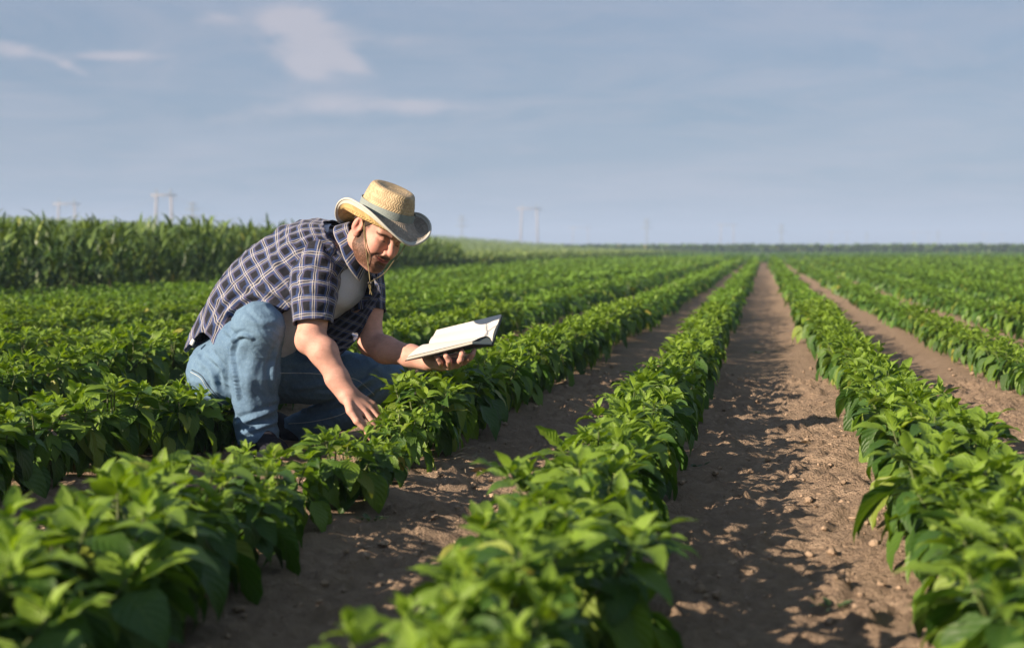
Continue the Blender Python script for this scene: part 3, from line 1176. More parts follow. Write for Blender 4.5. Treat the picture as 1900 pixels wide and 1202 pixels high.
class SDF:
    """signed distance on a grid in camera-frame metres; surface by naive surface nets"""
    def __init__(self, lo, hi, h):
        self.lo = np.array(lo, float)
        self.h = h
        self.n = np.ceil((np.array(hi) - self.lo) / h).astype(int) + 1
        self.F = np.full(self.n, 0.5, dtype=np.float32)

    def block(self, lo, hi):
        a = np.clip(np.floor((np.asarray(lo) - self.lo) / self.h).astype(int), 0, self.n)
        b = np.clip(np.ceil((np.asarray(hi) - self.lo) / self.h).astype(int) + 1, 0, self.n)
        if np.any(b <= a):
            return None
        g = [(self.lo[i] + self.h * np.arange(a[i], b[i])).astype(np.float32) for i in range(3)]
        X, Y, Z = np.meshgrid(*g, indexing='ij')
        return (slice(a[0], b[0]), slice(a[1], b[1]), slice(a[2], b[2])), np.stack([X, Y, Z], -1)

    def put(self, lo, hi, f, k=0.01, op='add'):
        m = k + 3 * self.h
        r = self.block(np.asarray(lo) - m, np.asarray(hi) + m)
        if r is None:
            return
        sl, P = r
        d = f(P).astype(np.float32)
        A = self.F[sl]
        if op == 'add':
            if k > 0:
                hh = np.clip(k - np.abs(A - d), 0, None) / k
                self.F[sl] = np.minimum(A, d) - hh * hh * k * 0.25
            else:
                self.F[sl] = np.minimum(A, d)
        else:
            d = -d
            if k > 0:
                hh = np.clip(k - np.abs(A - d), 0, None) / k
                self.F[sl] = np.maximum(A, d) + hh * hh * k * 0.25
            else:
                self.F[sl] = np.maximum(A, d)

    def cone(self, a, b, ra, rb, k=0.01, op='add'):
        a, b = np.asarray(a, np.float32), np.asarray(b, np.float32)
        r = max(ra, rb)
        ab = b - a
        l2 = float(ab @ ab) + 1e-12

        def f(P):
            t = np.clip(((P - a) @ ab) / l2, 0, 1)
            q = P - a - t[..., None] * ab
            return np.sqrt((q * q).sum(-1)) - (ra + (rb - ra) * t)
        self.put(np.minimum(a, b) - r, np.maximum(a, b) + r, f, k, op)

    def chain(self, pts, rad, k=0.01, op='add'):
        for i in range(len(pts) - 1):
            self.cone(pts[i], pts[i + 1], rad[i], rad[i + 1], k, op)

    def ell(self, c, r, M=None, k=0.01, op='add'):
        """ellipsoid, radii r along the columns of M"""
        c, r = np.asarray(c, np.float32), np.asarray(r, np.float32)
        M = np.eye(3) if M is None else np.asarray(M)
        e = np.sqrt(((M * r[None]) ** 2).sum(1))
        Mf = M.astype(np.float32)

        def f(P):
            q = (P - c) @ Mf
            k0 = np.sqrt(((q / r) ** 2).sum(-1))
            k1 = np.sqrt(((q / (r * r)) ** 2).sum(-1)) + 1e-9
            return k0 * (k0 - 1.0) / k1
        self.put(c - e, c + e, f, k, op)

    def net(self, smooth=1):
        F, h = self.F, self.h
        S = F < 0
        n = S.shape
        cnt = np.zeros((n[0] - 1, n[1] - 1, n[2] - 1), np.uint8)
        for i in (0, 1):
            for j in (0, 1):
                for k in (0, 1):
                    cnt += S[i:n[0] - 1 + i, j:n[1] - 1 + j, k:n[2] - 1 + k]
        act = np.argwhere((cnt > 0) & (cnt < 8))
        ids = np.full(cnt.shape, -1, np.int32)
        ids[act[:, 0], act[:, 1], act[:, 2]] = np.arange(len(act))
        acc = np.zeros((len(act), 3))
        num = np.zeros(len(act))
        corners = [(i, j, k) for i in (0, 1) for j in (0, 1) for k in (0, 1)]
        val = {c: F[act[:, 0] + c[0], act[:, 1] + c[1], act[:, 2] + c[2]].astype(float) for c in corners}
        for c in corners:
            for ax in range(3):
                if c[ax] == 0:
                    d = list(c)
                    d[ax] = 1
                    d = tuple(d)
                    va, vb = val[c], val[d]
                    x = (va < 0) != (vb < 0)
                    t = va[x] / (va[x] - vb[x])
                    p = np.tile(np.array(c, float), (int(x.sum()), 1))
                    p[:, ax] = t
                    acc[x] += p
                    num[x] += 1
        V = (act + acc / num[:, None]) * h + self.lo
        quads = []
        for ax in range(3):
            sl0 = [slice(None)] * 3
            sl1 = [slice(None)] * 3
            sl0[ax], sl1[ax] = slice(0, -1), slice(1, None)
            A, B = S[tuple(sl0)], S[tuple(sl1)]
            e = np.argwhere(A != B)
            u, v = (ax + 1) % 3, (ax + 2) % 3
            ok = (e[:, u] > 0) & (e[:, v] > 0) & (e[:, u] < n[u] - 1) & (e[:, v] < n[v] - 1)
            e = e[ok]
            ins = A[e[:, 0], e[:, 1], e[:, 2]]
            q = []
            for du, dv in ((-1, -1), (0, -1), (0, 0), (-1, 0)):
                c = e.copy()
                c[:, u] += du
                c[:, v] += dv
                q.append(ids[c[:, 0], c[:, 1], c[:, 2]])
            q = np.stack(q, 1)
            q[~ins] = q[~ins][:, ::-1]
            quads.append(q)
        Q = np.concatenate(quads)
        Q = Q[(Q >= 0).all(1)]
        for _ in range(smooth):
            V = laplace(V, Q, 0.45)
        return V, Q


def laplace(V, Q, f=0.5):
    s = np.zeros_like(V)
    c = np.zeros(len(V))
    for a in range(4):
        b = (a + 1) % 4
        for i, j in ((a, b), (b, a)):
            np.add.at(s, Q[:, i], V[Q[:, j]]) if False else None
            for x in range(3):
                s[:, x] += np.bincount(Q[:, i], V[Q[:, j], x], len(V))
            c += np.bincount(Q[:, i], minlength=len(V))
    return V * (1 - f) + f * s / np.maximum(c, 1)[:, None]


def vnormals(V, Q):
    n = np.cross(V[Q[:, 2]] - V[Q[:, 0]], V[Q[:, 3]] - V[Q[:, 1]])
    N = np.stack([sum(np.bincount(Q[:, i], n[:, x], len(V)) for i in range(4)) for x in range(3)], 1)
    return N / (np.linalg.norm(N, axis=1)[:, None] + 1e-12)


def catmull(P, t):
    """values at parameters t (in knots) of a smooth curve through rows of P"""
    P = np.asarray(P, float)
    t = np.clip(np.asarray(t, float), 0, len(P) - 1 - 1e-9)
    i = t.astype(int)
    f = (t - i)[:, None]
    g = lambda k: P[np.clip(i + k, 0, len(P) - 1)]
    a, b, c, d = g(-1), g(0), g(1), g(2)
    return 0.5 * (2 * b + (c - a) * f + (2 * a - 5 * b + 4 * c - d) * f ** 2 + (3 * b - a - 3 * c + d) * f ** 3)


def sstep(x, a, b):
    t = np.clip((x - a) / (b - a), 0, 1)
    return t * t * (3 - 2 * t)


MAN0 = W(470, 845, 5.30)
MAN0[2] = 0.0


def man_part(name, Vc, F, mat, parent, uv=None, attrs=None, smooth=True):
    """camera-frame vertices -> world mesh relative to the root of its thing"""
    base = np.array(parent_base[parent.name])
    me = mesh_np(name, to_world(Vc) - base, F, mat, smooth, uv, attrs)
    return obj(name, me, parent)


parent_base = {}


def man_bag(name, bag, mat, root, parent=None, smooth=True):
    base = np.array(parent_base[root.name])
    V = np.concatenate(bag.V)
    bag.V = [to_world(V) - base]
    return obj(name, bag.mesh(name, mat, smooth), parent or root)


person = empty('person', MAN0, 'bearded man in plaid shirt and jeans squatting between the pepper rows', 'person')
parent_base[person.name] = MAN0

# ------------------------------------------------------------------ head frame
HX = np.array([0.74, -0.25, -0.62])
HY = np.array([0.419, 0.891, 0.141])
HX /= np.linalg.norm(HX)
HY -= HX * (HX @ HY)
HY /= np.linalg.norm(HY)
HZ = np.cross(HX, HY)


def turn(a, b, deg):
    c, s_ = math.cos(math.radians(deg)), math.sin(math.radians(deg))
    return c * a + s_ * b, c * b - s_ * a


HZ, HX = turn(HZ, HX, 8)      # to his left
HY, HZ = turn(HY, HZ, 6)      # down
HM = np.stack([HX, HY, HZ], 1)
HS = 1.03
JAWF = 0.66      # how far the lower face reaches down
EYE_MID = cpt(727.5, 447.5, 4.96)
HC = EYE_MID - HM @ (np.array([0, 0.028, 0.086]) * HS)


def hp(x, y, z):
    return HC + HM @ (np.array([x, y, z]) * HS)


S_R, E_R, W_R = cpt(592, 484, 5.14), cpt(577, 630, 5.03), cpt(645, 733, 4.98)
S_L, E_L, W_L = cpt(674, 496, 5.34), cpt(688, 636, 5.28), cpt(796, 670, 5.14)
NECK = cpt(640, 462, 5.20)


def build_body():
    g = SDF(cpt(340, 1000, 5.3) * [1, 0, 0] + [0, -0.47, -5.85], cpt(905, 330, 5.3) * [1, 0, 0] + [0, 0.50, -4.78], 0.0032)
    # hidden trunk and legs, slim inside the clothes
    spine = [cpt(430, 668, 5.42), cpt(500, 598, 5.37), cpt(570, 525, 5.29), cpt(622, 474, 5.22)]
    g.chain(spine, [0.115, 0.11, 0.115, 0.085], 0.03)
    for hip, knee, ank in ((cpt(432, 690, 5.38), cpt(480, 622, 5.08), cpt(488, 795, 5.15)), (cpt(470, 690, 5.5), cpt(700, 702, 5.43), cpt(560, 786, 5.62))):
        g.chain([hip, knee, ank], [0.085, 0.055, 0.040], 0.02)
    # neck
    g.cone(cpt(628, 474, 5.24), hp(0, -0.025, -0.040), 0.064, 0.050, 0.025)
    g.cone(S_R, S_L, 0.06, 0.045, 0.03)
    # arms: upper arm, forearm with its swell, wrist flattened by two strands
    for S, E, Wr, side in ((S_R, E_R, W_R, 0), (S_L, E_L, W_L, 1)):
        g.chain([S, S * 0.45 + E * 0.55, E], [0.066, 0.059, 0.049] if side == 0 else [0.052, 0.053, 0.046], 0.03)
        a = Wr - E
        f1, f2 = E + a * 0.25, E + a * 0.7
        off = np.array([0.012, 0.006, 0.006]) if side == 0 else np.array([0.0, -0.008, 0.004])
        g.chain([E, f1 + off, f2 + off * 0.3, Wr], [0.046, 0.0495, 0.037, 0.029], 0.02)
        ac = np.cross(a / np.linalg.norm(a), [0, 0, 1.0]) * (1 if side == 0 else -1)
        g.cone(Wr + ac * 0.007, f2 + ac * 0.006, 0.027, 0.034, 0.015)
        g.cone(Wr - ac * 0.009, f2 - ac * 0.006, 0.026, 0.034, 0.015)
    # point of the bent elbow, near arm
    g.ell(E_R + [-0.022, -0.004, 0.0], (0.028, 0.034, 0.03), None, 0.03)
    # right hand hanging into the leaves
    kn = [cpt(664, 770, 4.945), cpt(676, 763, 4.955), cpt(686, 757, 4.975), cpt(692, 750, 5.0)]
    wr = [cpt(642, 738, 4.965), cpt(645, 735, 4.97), cpt(650, 731, 4.98), cpt(654, 729, 4.995)]
    for a, b in zip(wr, kn):
        g.cone(a, b, 0.0185, 0.0125, 0.016)
    fing = [[kn[0], cpt(674, 786, 4.925), cpt(681, 803, 4.925), cpt(687, 814, 4.93)],
            [kn[1], cpt(690, 781, 4.94), cpt(699, 795, 4.945), cpt(703, 806, 4.95)],
            [kn[2], cpt(700, 773, 4.965), cpt(708, 788, 4.965), cpt(709.5, 803, 4.96)],
            [kn[3], cpt(705, 763, 5.0), cpt(713, 776, 4.995), cpt(714, 789, 4.985)]]
    for f, s in zip(fing, (1.0, 1.04, 0.98, 0.86)):
        g.chain(f, [0.0118 * s, 0.0102 * s, 0.0092 * s, 0.0072 * s], 0.003)
    g.chain([cpt(646, 744, 4.955), cpt(650, 762, 4.925), cpt(662, 781, 4.91), cpt(675, 794, 4.912)], [0.018, 0.0145, 0.0115, 0.0085], 0.006)
    # left hand under the book
    base = [cpt(819, 681, 5.10), cpt(833, 680, 5.085), cpt(848, 677, 5.085), cpt(861, 671, 5.10)]
    for b, o in zip(base, (0.008, 0.003, -0.003, -0.006)):
        g.cone(W_L + [o * 0.3, o * 0.5, 0.012], b, 0.0205, 0.0135, 0.014)
    g.ell(cpt(822, 678, 5.13), (0.034, 0.015, 0.03), None, 0.015)
    fing = [[base[0], cpt(817, 672, 5.055), cpt(812, 665, 5.045), cpt(808, 661, 5.052)],
            [base[1], cpt(833, 669, 5.035), cpt(828, 661, 5.028), cpt(825, 655.5, 5.036)],
            [base[2], cpt(855, 667, 5.03), cpt(857, 658, 5.022), cpt(857, 650, 5.032)],
            [base[3], cpt(872, 664, 5.06), cpt(877, 657, 5.05), cpt(880, 649.5, 5.055)]]
    for f, s in zip(fing, (0.86, 0.98, 1.02, 0.98)):
        g.chain(f, [0.0122 * s, 0.0108 * s, 0.0098 * s, 0.0080 * s], 0.003)
    g.chain([cpt(812, 668, 5.17), cpt(832, 664, 5.20), cpt(850, 658, 5.215)], [0.018, 0.0125, 0.0095], 0.006)

    # ---- head
    s = HS
    fy = lambda c: (c[0], c[1] if c[1] > -0.02 else -0.02 + (c[1] + 0.02) * JAWF, c[2])
    E3 = lambda c, r, k=0.012, op='add': g.ell(hp(*fy(c)), np.array(r) * s, HM, k, op)
    C3 = lambda a, b, ra, rb, k=0.01, op='add': g.cone(hp(*fy(a)), hp(*fy(b)), ra * s, rb * s, k, op)
    E3((0, 0.06, -0.015), (0.077, 0.095, 0.098))
    E3((0, -0.015, 0.022), (0.0635, 0.080, 0.068), 0.03)
    C3((0.051, -0.055, 0.000), (0.012, -0.108, 0.066), 0.019, 0.020, 0.03)
    C3((-0.051, -0.055, 0.000), (-0.012, -0.108, 0.066), 0.019, 0.020, 0.03)
    E3((0, -0.105, 0.068), (0.024, 0.019, 0.021), 0.02)
    E3((0, -0.075, 0.02), (0.05, 0.045, 0.055), 0.03)
    for sx in (-1, 1):
        E3((sx * 0.035, -0.010, 0.064), (0.024, 0.026, 0.022), 0.025)        # cheek
        C3((sx * 0.014, 0.042, 0.088), (sx * 0.047, 0.041, 0.070), 0.0115, 0.0105, 0.016)   # brow
        E3((sx * 0.031, 0.023, 0.094), (0.019, 0.0125, 0.016), 0.012, 'sub')  # socket
        E3((sx * 0.031, 0.022, 0.0735), (0.0145, 0.0135, 0.0135), 0.004)      # lids over the ball
        C3((sx * 0.047, 0.010, 0.066), (sx * 0.020, 0.008, 0.080), 0.006, 0.006, 0.012)     # lower lid pad
    C3((0, 0.034, 0.086), (0, -0.004, 0.108), 0.0085, 0.0115, 0.010)
    E3((0, -0.011, 0.1095), (0.0122, 0.0105, 0.0120), 0.008)
    for sx in (-1, 1):
        E3((sx * 0.0145, -0.0165, 0.098), (0.0085, 0.0085, 0.0105), 0.006)
        E3((sx * 0.007, -0.0255, 0.104), (0.0042, 0.003, 0.006), 0.003, 'sub')
    # folds beside a smiling mouth
    E3((0, -0.052, 0.074), (0.030, 0.026, 0.022), 0.02)
    for sx in (-1, 1):
        C3((sx * 0.021, -0.018, 0.093), (sx * 0.036, -0.050, 0.076), 0.0035, 0.004, 0.010, 'sub')
    C3((-0.028, -0.0465, 0.0815), (0, -0.0545, 0.0955), 0.0050, 0.0062, 0.006)
    C3((0.028, -0.0465, 0.0815), (0, -0.0545, 0.0955), 0.0050, 0.0062, 0.006)
    C3((-0.023, -0.0600, 0.0815), (0, -0.0665, 0.0925), 0.0055, 0.0075, 0.006)
    C3((0.023, -0.0600, 0.0815), (0, -0.0665, 0.0925), 0.0055, 0.0075, 0.006)
    for sx in (-1, 1):
        C3((0, -0.0605, 0.1010), (sx * 0.033, -0.0475, 0.0820), 0.0034, 0.0032, 0.003, 'sub')
    E3((0, -0.085, 0.094), (0.018, 0.007, 0.008), 0.010, 'sub')
    # ears
    for sx in (-1, 1):
        cf, sf = math.cos(0.55), math.sin(0.55)
        EM = HM @ np.array([[cf, 0, -sx * sf], [0, 1, 0], [sx * sf, 0, cf]])
        eo = hp(sx * 0.0800, 0.016, -0.012)

        def ear(c, r, k, op='add'):
            g.ell(eo + EM @ (np.array([sx * c[0], c[1], c[2]]) * s), np.array(r) * s, EM, k, op)
        ear((0.004, 0.001, -0.002), (0.0085, 0.031, 0.019), 0.006)
        ear((0.002, -0.026, 0.006), (0.0080, 0.014, 0.012), 0.006)
        ear((0.0125, 0.005, 0.001), (0.0085, 0.0235, 0.0125), 0.004, 'sub')
        ear((0.0065, 0.004, -0.007), (0.0045, 0.018, 0.0035), 0.004)
        ear((0.006, -0.004, 0.015), (0.006, 0.008, 0.0055), 0.004)
    return g.net(1)


BV, BQ = build_body()
print('body', len(BV), len(BQ))


def skin_colors(V):
    q = ((V - HC) @ HM) / HS
    x, y, z = q.T
    y = np.where(y > -0.02, y, -0.02 + (y + 0.02) / JAWF)
    n1 = vnoise3(V * 55, 1)
    n2 = vnoise3(V * 260, 2)
    n3 = vnoise3(V * np.array([420, 420, 420]), 5)
    base = np.array([0.51, 0.285, 0.225])
    n4 = vnoise3(V * np.array([90, 300, 90]), 8)
    c = base * (0.88 + 0.24 * n1[:, None]) * (0.93 + 0.14 * n2[:, None]) * (0.93 + 0.14 * n4[:, None])
    red = np.array([0.56, 0.215, 0.165])
    mix = lambda c, col, m: c * (1 - m[:, None]) + np.asarray(col) * m[:, None]
    head = (np.abs(x) < 0.11) & (y > -0.14) & (y < 0.18) & (z > -0.13) & (z < 0.14)
    h = head.astype(float)
    blob = lambda cx, cy, cz, r: np.exp(-((x - cx) ** 2 + (y - cy) ** 2 + (z - cz) ** 2) / r ** 2)
    for sx in (-1, 1):
        c = mix(c, red, h * 0.55 * blob(sx * 0.042, -0.006, 0.075, 0.028))
        c = mix(c, (0.62, 0.25, 0.20), h * 0.75 * blob(sx * 0.088, 0.012, -0.012, 0.034))  # ears pinker: sunlight glowing through them is put into the colour
        c = mix(c, (0.45, 0.15, 0.11), h * 0.3 * blob(sx * 0.084, 0.018, -0.006, 0.010))
        c = mix(c, (0.36, 0.18, 0.13), h * 0.55 * blob(sx * 0.033, 0.026, 0.085, 0.016))
    c = mix(c, red, h * 0.55 * blob(0, -0.008, 0.112, 0.017))
    # beard: jaw, chin, upper lip, thinning up the cheek
    ycut = np.interp(z, [-0.03, 0.0, 0.03, 0.05, 0.07, 0.1], [0.03, 0.028, -0.010, -0.036, -0.052, -0.058])
    jaw = sstep(ycut - y, -0.012, 0.014) * sstep(z, -0.035, -0.012)
    mou = sstep(0.040 - np.abs(x), 0, 0.010) * sstep(-0.028 - y, 0, 0.006) * (1 - 0.55 * sstep(-0.070 - y, 0, 0.01)) * sstep(y + 0.112, 0, 0.02) * sstep(z, 0.06, 0.08)
    gap = blob(0, -0.0605, 0.094, 0.0001) * 0
    cheekfree = np.exp(-((np.abs(x) - 0.030) / 0.008) ** 2) * sstep(-0.058 - y, 0, 0.02) * sstep(0.105 + y, 0, 0.02) * sstep(z, 0.05, 0.07) * 0.75
    m = np.maximum(jaw * 1.05, mou * 1.0)
    m = m * (1 - 0.35 * cheekfree)
    m = m * sstep(0.0745 - np.abs(x), -0.003, 0.003) * sstep(y + 0.150, 0, 0.03) * h * (0.66 + 0.5 * (n3 - 0.1))
    beard = np.array([0.075, 0.036, 0.020])
    c = mix(c, beard, np.clip(m, 0, 1))
    mst = sstep(0.034 - np.abs(x), 0, 0.008) * sstep(-0.030 - y - 0.15 * np.abs(x), 0, 0.005) * sstep(y + 0.051 - 0.02 * np.abs(x), 0, 0.004) * sstep(z, 0.072, 0.084) * h
    c = mix(c, beard * 0.62, mst * 0.8)
    # lips
    lip = np.exp(-((y + 0.0595 - 9 * x * x) / 0.0085) ** 4) * sstep(0.029 - np.abs(x), 0, 0.006) * sstep(z, 0.075, 0.083) * h
    c = mix(c, (0.42, 0.125, 0.105), lip * 0.9)
    line = np.exp(-((y + 0.0605 - 11.5 * x * x) / 0.0030) ** 2) * sstep(0.034 - np.abs(x), 0, 0.006) * sstep(z, 0.07, 0.08) * h
    c = mix(c, (0.07, 0.02, 0.018), line * 0.85)
    # hair short at the temples and brows
    side = sstep(y, 0.020, 0.034) * sstep(np.abs(x), 0.052, 0.062) * sstep(0.036 - z, 0, 0.012) * sstep(z, 0.004, 0.012)
    sb = sstep(np.abs(x), 0.056, 0.064) * sstep(0.030 - z, 0, 0.01) * sstep(z, 0.002, 0.010) * sstep(y, -0.05, -0.03)
    back = sstep(y, 0.0, 0.02) * sstep(-0.030 - z, 0, 0.012)
    hair = np.clip(np.maximum(np.maximum(side, sb * 0.75), back), 0, 1) * h * sstep(0.0745 - np.abs(x), -0.003, 0.003)
    c = mix(c, (0.030, 0.018, 0.012), hair * 0.9)
    for sx in (-1, 1):
        t = (np.abs(x) - 0.012) / 0.042
        by = 0.0350 + 0.006 * np.sin(np.clip(t, 0, 1) * 2.6) - 0.004 * t
        br = np.exp(-((y - by) / 0.0052) ** 2) * sstep(t, -0.10, 0.10) * sstep(1.3 - t, 0, 0.3) * (x * sx > 0) * sstep(z, 0.05, 0.062) * h
        c = mix(c, (0.018, 0.011, 0.008), br * 0.97)
    # backs of the forearms: faint hair; ends of the fingers pinker
    fing = np.exp(-np.linalg.norm(V - cpt(704, 800, 4.95), axis=1) ** 2 / 0.03 ** 2) + np.exp(-np.linalg.norm(V - cpt(850, 662, 5.05), axis=1) ** 2 / 0.05 ** 2)
    c = mix(c, (0.52, 0.24, 0.195), np.clip(fing, 0, 1) * 0.5)
    return np.clip(c, 0.005, 1)


def skin_mat():
    m, nt, b, out = material('skin')
    a = nt.nodes.new('ShaderNodeAttribute')
    a.attribute_name = 'skin'
    tc = nt.nodes.new('ShaderNodeTexCoord')
    f = noise_tex(nt, tc.outputs['Object'], 260, 3)
    nt.links.new(mixc(nt, fmath(nt, 'MULTIPLY', f, 0.25), a.outputs['Color'], mixc(nt, 1.0, a.outputs['Color'], (0.8, 0.72, 0.7), 'MULTIPLY')), b.inputs['Base Color'])
    b.inputs['Roughness'].default_value = 0.60
    b.inputs['Specular IOR Level'].default_value = 0.28
    b.inputs['Subsurface Weight'].default_value = 0.12
    b.inputs['Subsurface Radius'].default_value = (0.010, 0.004, 0.002)
    b.inputs['Subsurface Scale'].default_value = 0.6
    bump(nt, b, f, 0.0012, 0.3)
    return m


M_skin = skin_mat()
body = man_part('body', BV, BQ, M_skin, person, attrs={'skin': skin_colors(BV)})

# ---- eyes: the slit of each eye, looking down at the plants
M_eye = simple_mat('eye', (0.50, 0.46, 0.43), 0.2, 0.5)
M_iris = simple_mat('iris', (0.03, 0.018, 0.012), 0.2, 0.5)
M_hairdark = simple_mat('dark_hair', (0.028, 0.017, 0.012), 0.6, 0.3, 0.4, 150, 0.002, 500)
for sx in (-1, 1):
    b = Bag()
    u = np.linspace(-1, 1, 11)
    P = np.zeros((4, 11, 3))
    c0 = np.array([sx * 0.031, 0.022, 0.0735])
    for i, v in enumerate(np.linspace(0, 1, 4)):
        w = 0.0030 * np.sqrt(np.clip(1 - u ** 2, 0, 1))
        yy = -0.0065 + (v - 0.5) * 2 * w * 0.5
        xx = u * 0.0118
        zz = np.sqrt(np.clip(1 - (xx / 0.0145) ** 2 - (yy / 0.0135) ** 2, 0.02, 1)) * 0.0135 + 0.0010
        P[i] = np.stack([c0[0] + xx, c0[1] + yy, c0[2] + zz], -1)
    b.grid(HC + (P * HS) @ HM.T)
    eye = man_bag('eye', b, M_eye, person)
    b = Bag()
    t = np.linspace(0, 2 * math.pi, 10)[:-1]
    th = []
    for r in (0.0001, 0.0034):
        xx, yy = 0.0015 + r * np.cos(t), -0.0065 + np.clip(r * np.sin(t), -0.0016, 0.0016)
        zz = np.sqrt(np.clip(1 - (xx / 0.0145) ** 2 - (yy / 0.0135) ** 2, 0.02, 1)) * 0.0135 + 0.0014
        th.append(np.stack([c0[0] + xx, c0[1] + yy, c0[2] + zz], -1))
    b.grid(HC + (np.array(th) * HS) @ HM.T, None, True)
    man_bag('iris', b, M_iris, person, eye)
    b = Bag()
    xx = u * 0.0128
    yy = -0.0050 - 0.0022 * u ** 2 + 0.0006
    zz = np.sqrt(np.clip(1 - (xx / 0.0145) ** 2 - (yy / 0.0135) ** 2, 0.02, 1)) * 0.0135 + 0.0014
    b.tube(HC + (np.stack([c0[0] + xx, c0[1] + yy, c0[2] + zz], -1) * HS) @ HM.T, 0.0010, 5)
    man_bag('eyelashes', b, M_hairdark, person, eye)

# ---- hair below the hat
hg = SDF(HC - 0.17, HC + 0.17, 0.004)
hg.ell(hp(0, 0.060, -0.017), np.array([0.081, 0.098, 0.102]) * HS, HM, 0)
for c, r in (((0, -0.03, 0.055), (0.12, 0.10, 0.062)), ((0, 0.03, 0.112), (0.10, 0.09, 0.082)), ((0, -0.10, -0.02), (0.13, 0.105, 0.12))):
    hg.ell(hp(*c), np.array(r) * HS, HM, 0.006, 'sub')
for sx in (-1, 1):
    hg.ell(hp(sx * 0.088, 0.012, -0.012), np.array([0.03, 0.037, 0.024]) * HS, HM, 0.004, 'sub')
V, Q = hg.net(1)
V = V + vnormals(V, Q) * (vnoise3(V * 240, 9) - 0.5)[:, None] * 0.004
man_part('hair', V, Q, M_hairdark, person)

# ------------------------------------------------------------------ jeans
def build_jeans():
    g = SDF(cpt(335, 0, 5.3) * [1, 0, 0] + [0, -0.48, -5.80], cpt(770, 0, 5.3) * [1, 0, 0] + [0, 0.10, -4.88], 0.0042)
    hipR, kneeR, ankR = cpt(440, 684, 5.36), cpt(478, 611, 5.08), cpt(484, 800, 5.16)
    hipL, kneeL, ankL = cpt(480, 690, 5.50), cpt(713, 704, 5.43), cpt(545, 800, 5.60)
    g.ell(cpt(436, 684, 5.42), (0.158, 0.150, 0.17), None, 0.03)
    g.ell(cpt(424, 700, 5.33), (0.140, 0.125, 0.12), None, 0.04)
    g.cone(cpt(455, 680, 5.42), cpt(490, 662, 5.40), 0.14, 0.120, 0.03)
    g.ell(cpt(402, 688, 5.37), (0.102, 0.098, 0.11), None, 0.04)
    # near thigh comes towards us up to the knee
    g.chain([hipR, cpt(462, 645, 5.20), kneeR], [0.128, 0.108, 0.088], 0.04)
    g.ell(kneeR + [0.006, 0.004, 0.012], (0.082, 0.090, 0.080), None, 0.03)
    # near shin, loose cloth
    g.chain([kneeR, cpt(474, 690, 5.11), cpt(474, 745, 5.15), cpt(480, 802, 5.155)], [0.084, 0.083, 0.074, 0.069], 0.03)
    g.cone(cpt(452, 700, 5.2), cpt(447, 752, 5.2), 0.055, 0.028, 0.03)
    g.chain([cpt(470, 785, 5.155), cpt(479, 812, 5.15)], [0.070, 0.074], 0.006)
    # far leg folded to the ground
    g.chain([hipL, cpt(590, 694, 5.47), kneeL], [0.125, 0.105, 0.083], 0.04)
    g.chain([kneeL, cpt(640, 762, 5.50), ankL], [0.080, 0.072, 0.062], 0.012)
    # open the hems
    g.cone(cpt(479, 806, 5.15), cpt(481, 840, 5.145), 0.064, 0.072, 0.004, 'sub')
    V, Q = g.net(2)
    N = vnormals(V, Q)
    # pulled folds, running round the limb, and a finer crumple
    p = V * np.array([9, 26, 9])
    w = vnoise3(p + vnoise3(V * 14, 4)[:, None] * 1.6, 3)
    ridge = 1 - np.abs(2 * w - 1)
    diag = vnoise3(np.stack([(V[:, 0] + V[:, 1]) * 34, (V[:, 0] - V[:, 1]) * 9, V[:, 2] * 14], 1), 6)
    d = (ridge - 0.6) * 0.0050 + (1 - np.abs(2 * diag - 1) - 0.5) * 0.0042 + (vnoise3(V * 70, 7) - 0.5) * 0.0012
    V = V + N * d[:, None]
    V = crease(V, Q, [
        ([(402, 598), (418, 611), (433, 630), (430, 652), (434, 690), (440, 735)], 0.011, 0.010),
        ([(433, 630), (450, 622), (466, 628)], 0.008, 0.007),
        ([(472, 655), (462, 715), (470, 770)], 0.0035, 0.016),
        ([(440, 786), (480, 772), (520, 756)], 0.010, 0.010),
        ([(446, 806), (480, 794), (515, 782)], 0.008, 0.008),
        ([(518, 640), (506, 690), (513, 740)], 0.008, 0.012),
        ([(696, 700), (668, 714), (648, 732)], 0.010, 0.009),
        ([(706, 716), (684, 730), (660, 742)], 0.009, 0.008),
        ([(716, 668), (690, 690), (684, 712)], 0.006, 0.010),
        ([(530, 676), (600, 668), (664, 656)], 0.007, 0.012),
        ([(545, 722), (610, 712), (660, 716)], 0.006, 0.012),
        ([(525, 764), (600, 754), (692, 730)], 0.014, 0.010),
        ([(364, 662), (392, 690), (402, 725)], 0.008, 0.012),
        ([(380, 655), (410, 680), (418, 715)], 0.007, 0.012),
        ([(455, 590), (480, 600), (512, 596)], 0.003, 0.010)])
    return V, Q


JV, JQ = build_jeans()


def jeans_colors(V):
    n = vnoise3(V * 60, 3)
    base = np.array([0.042, 0.100, 0.195])
    fade = np.array([0.118, 0.210, 0.318])
    f = np.exp(-np.linalg.norm((V - cpt(490, 612, 5.02)) * [1, .8, 1], axis=1) ** 2 / 0.10 ** 2) * 0.9
    f += np.exp(-np.linalg.norm(V - cpt(722, 695, 5.38), axis=1) ** 2 / 0.085 ** 2) * 0.9
    f += np.exp(-np.linalg.norm((V - cpt(485, 700, 5.04)) * [1.4, .45, 1], axis=1) ** 2 / 0.07 ** 2) * 0.35
    f += np.exp(-np.linalg.norm(V - cpt(395, 690, 5.25), axis=1) ** 2 / 0.12 ** 2) * 0.45
    f = np.clip(f + 0.30 + (n - 0.5) * 0.25, 0, 1)[:, None]
    return base * (1 - f) + fade * f


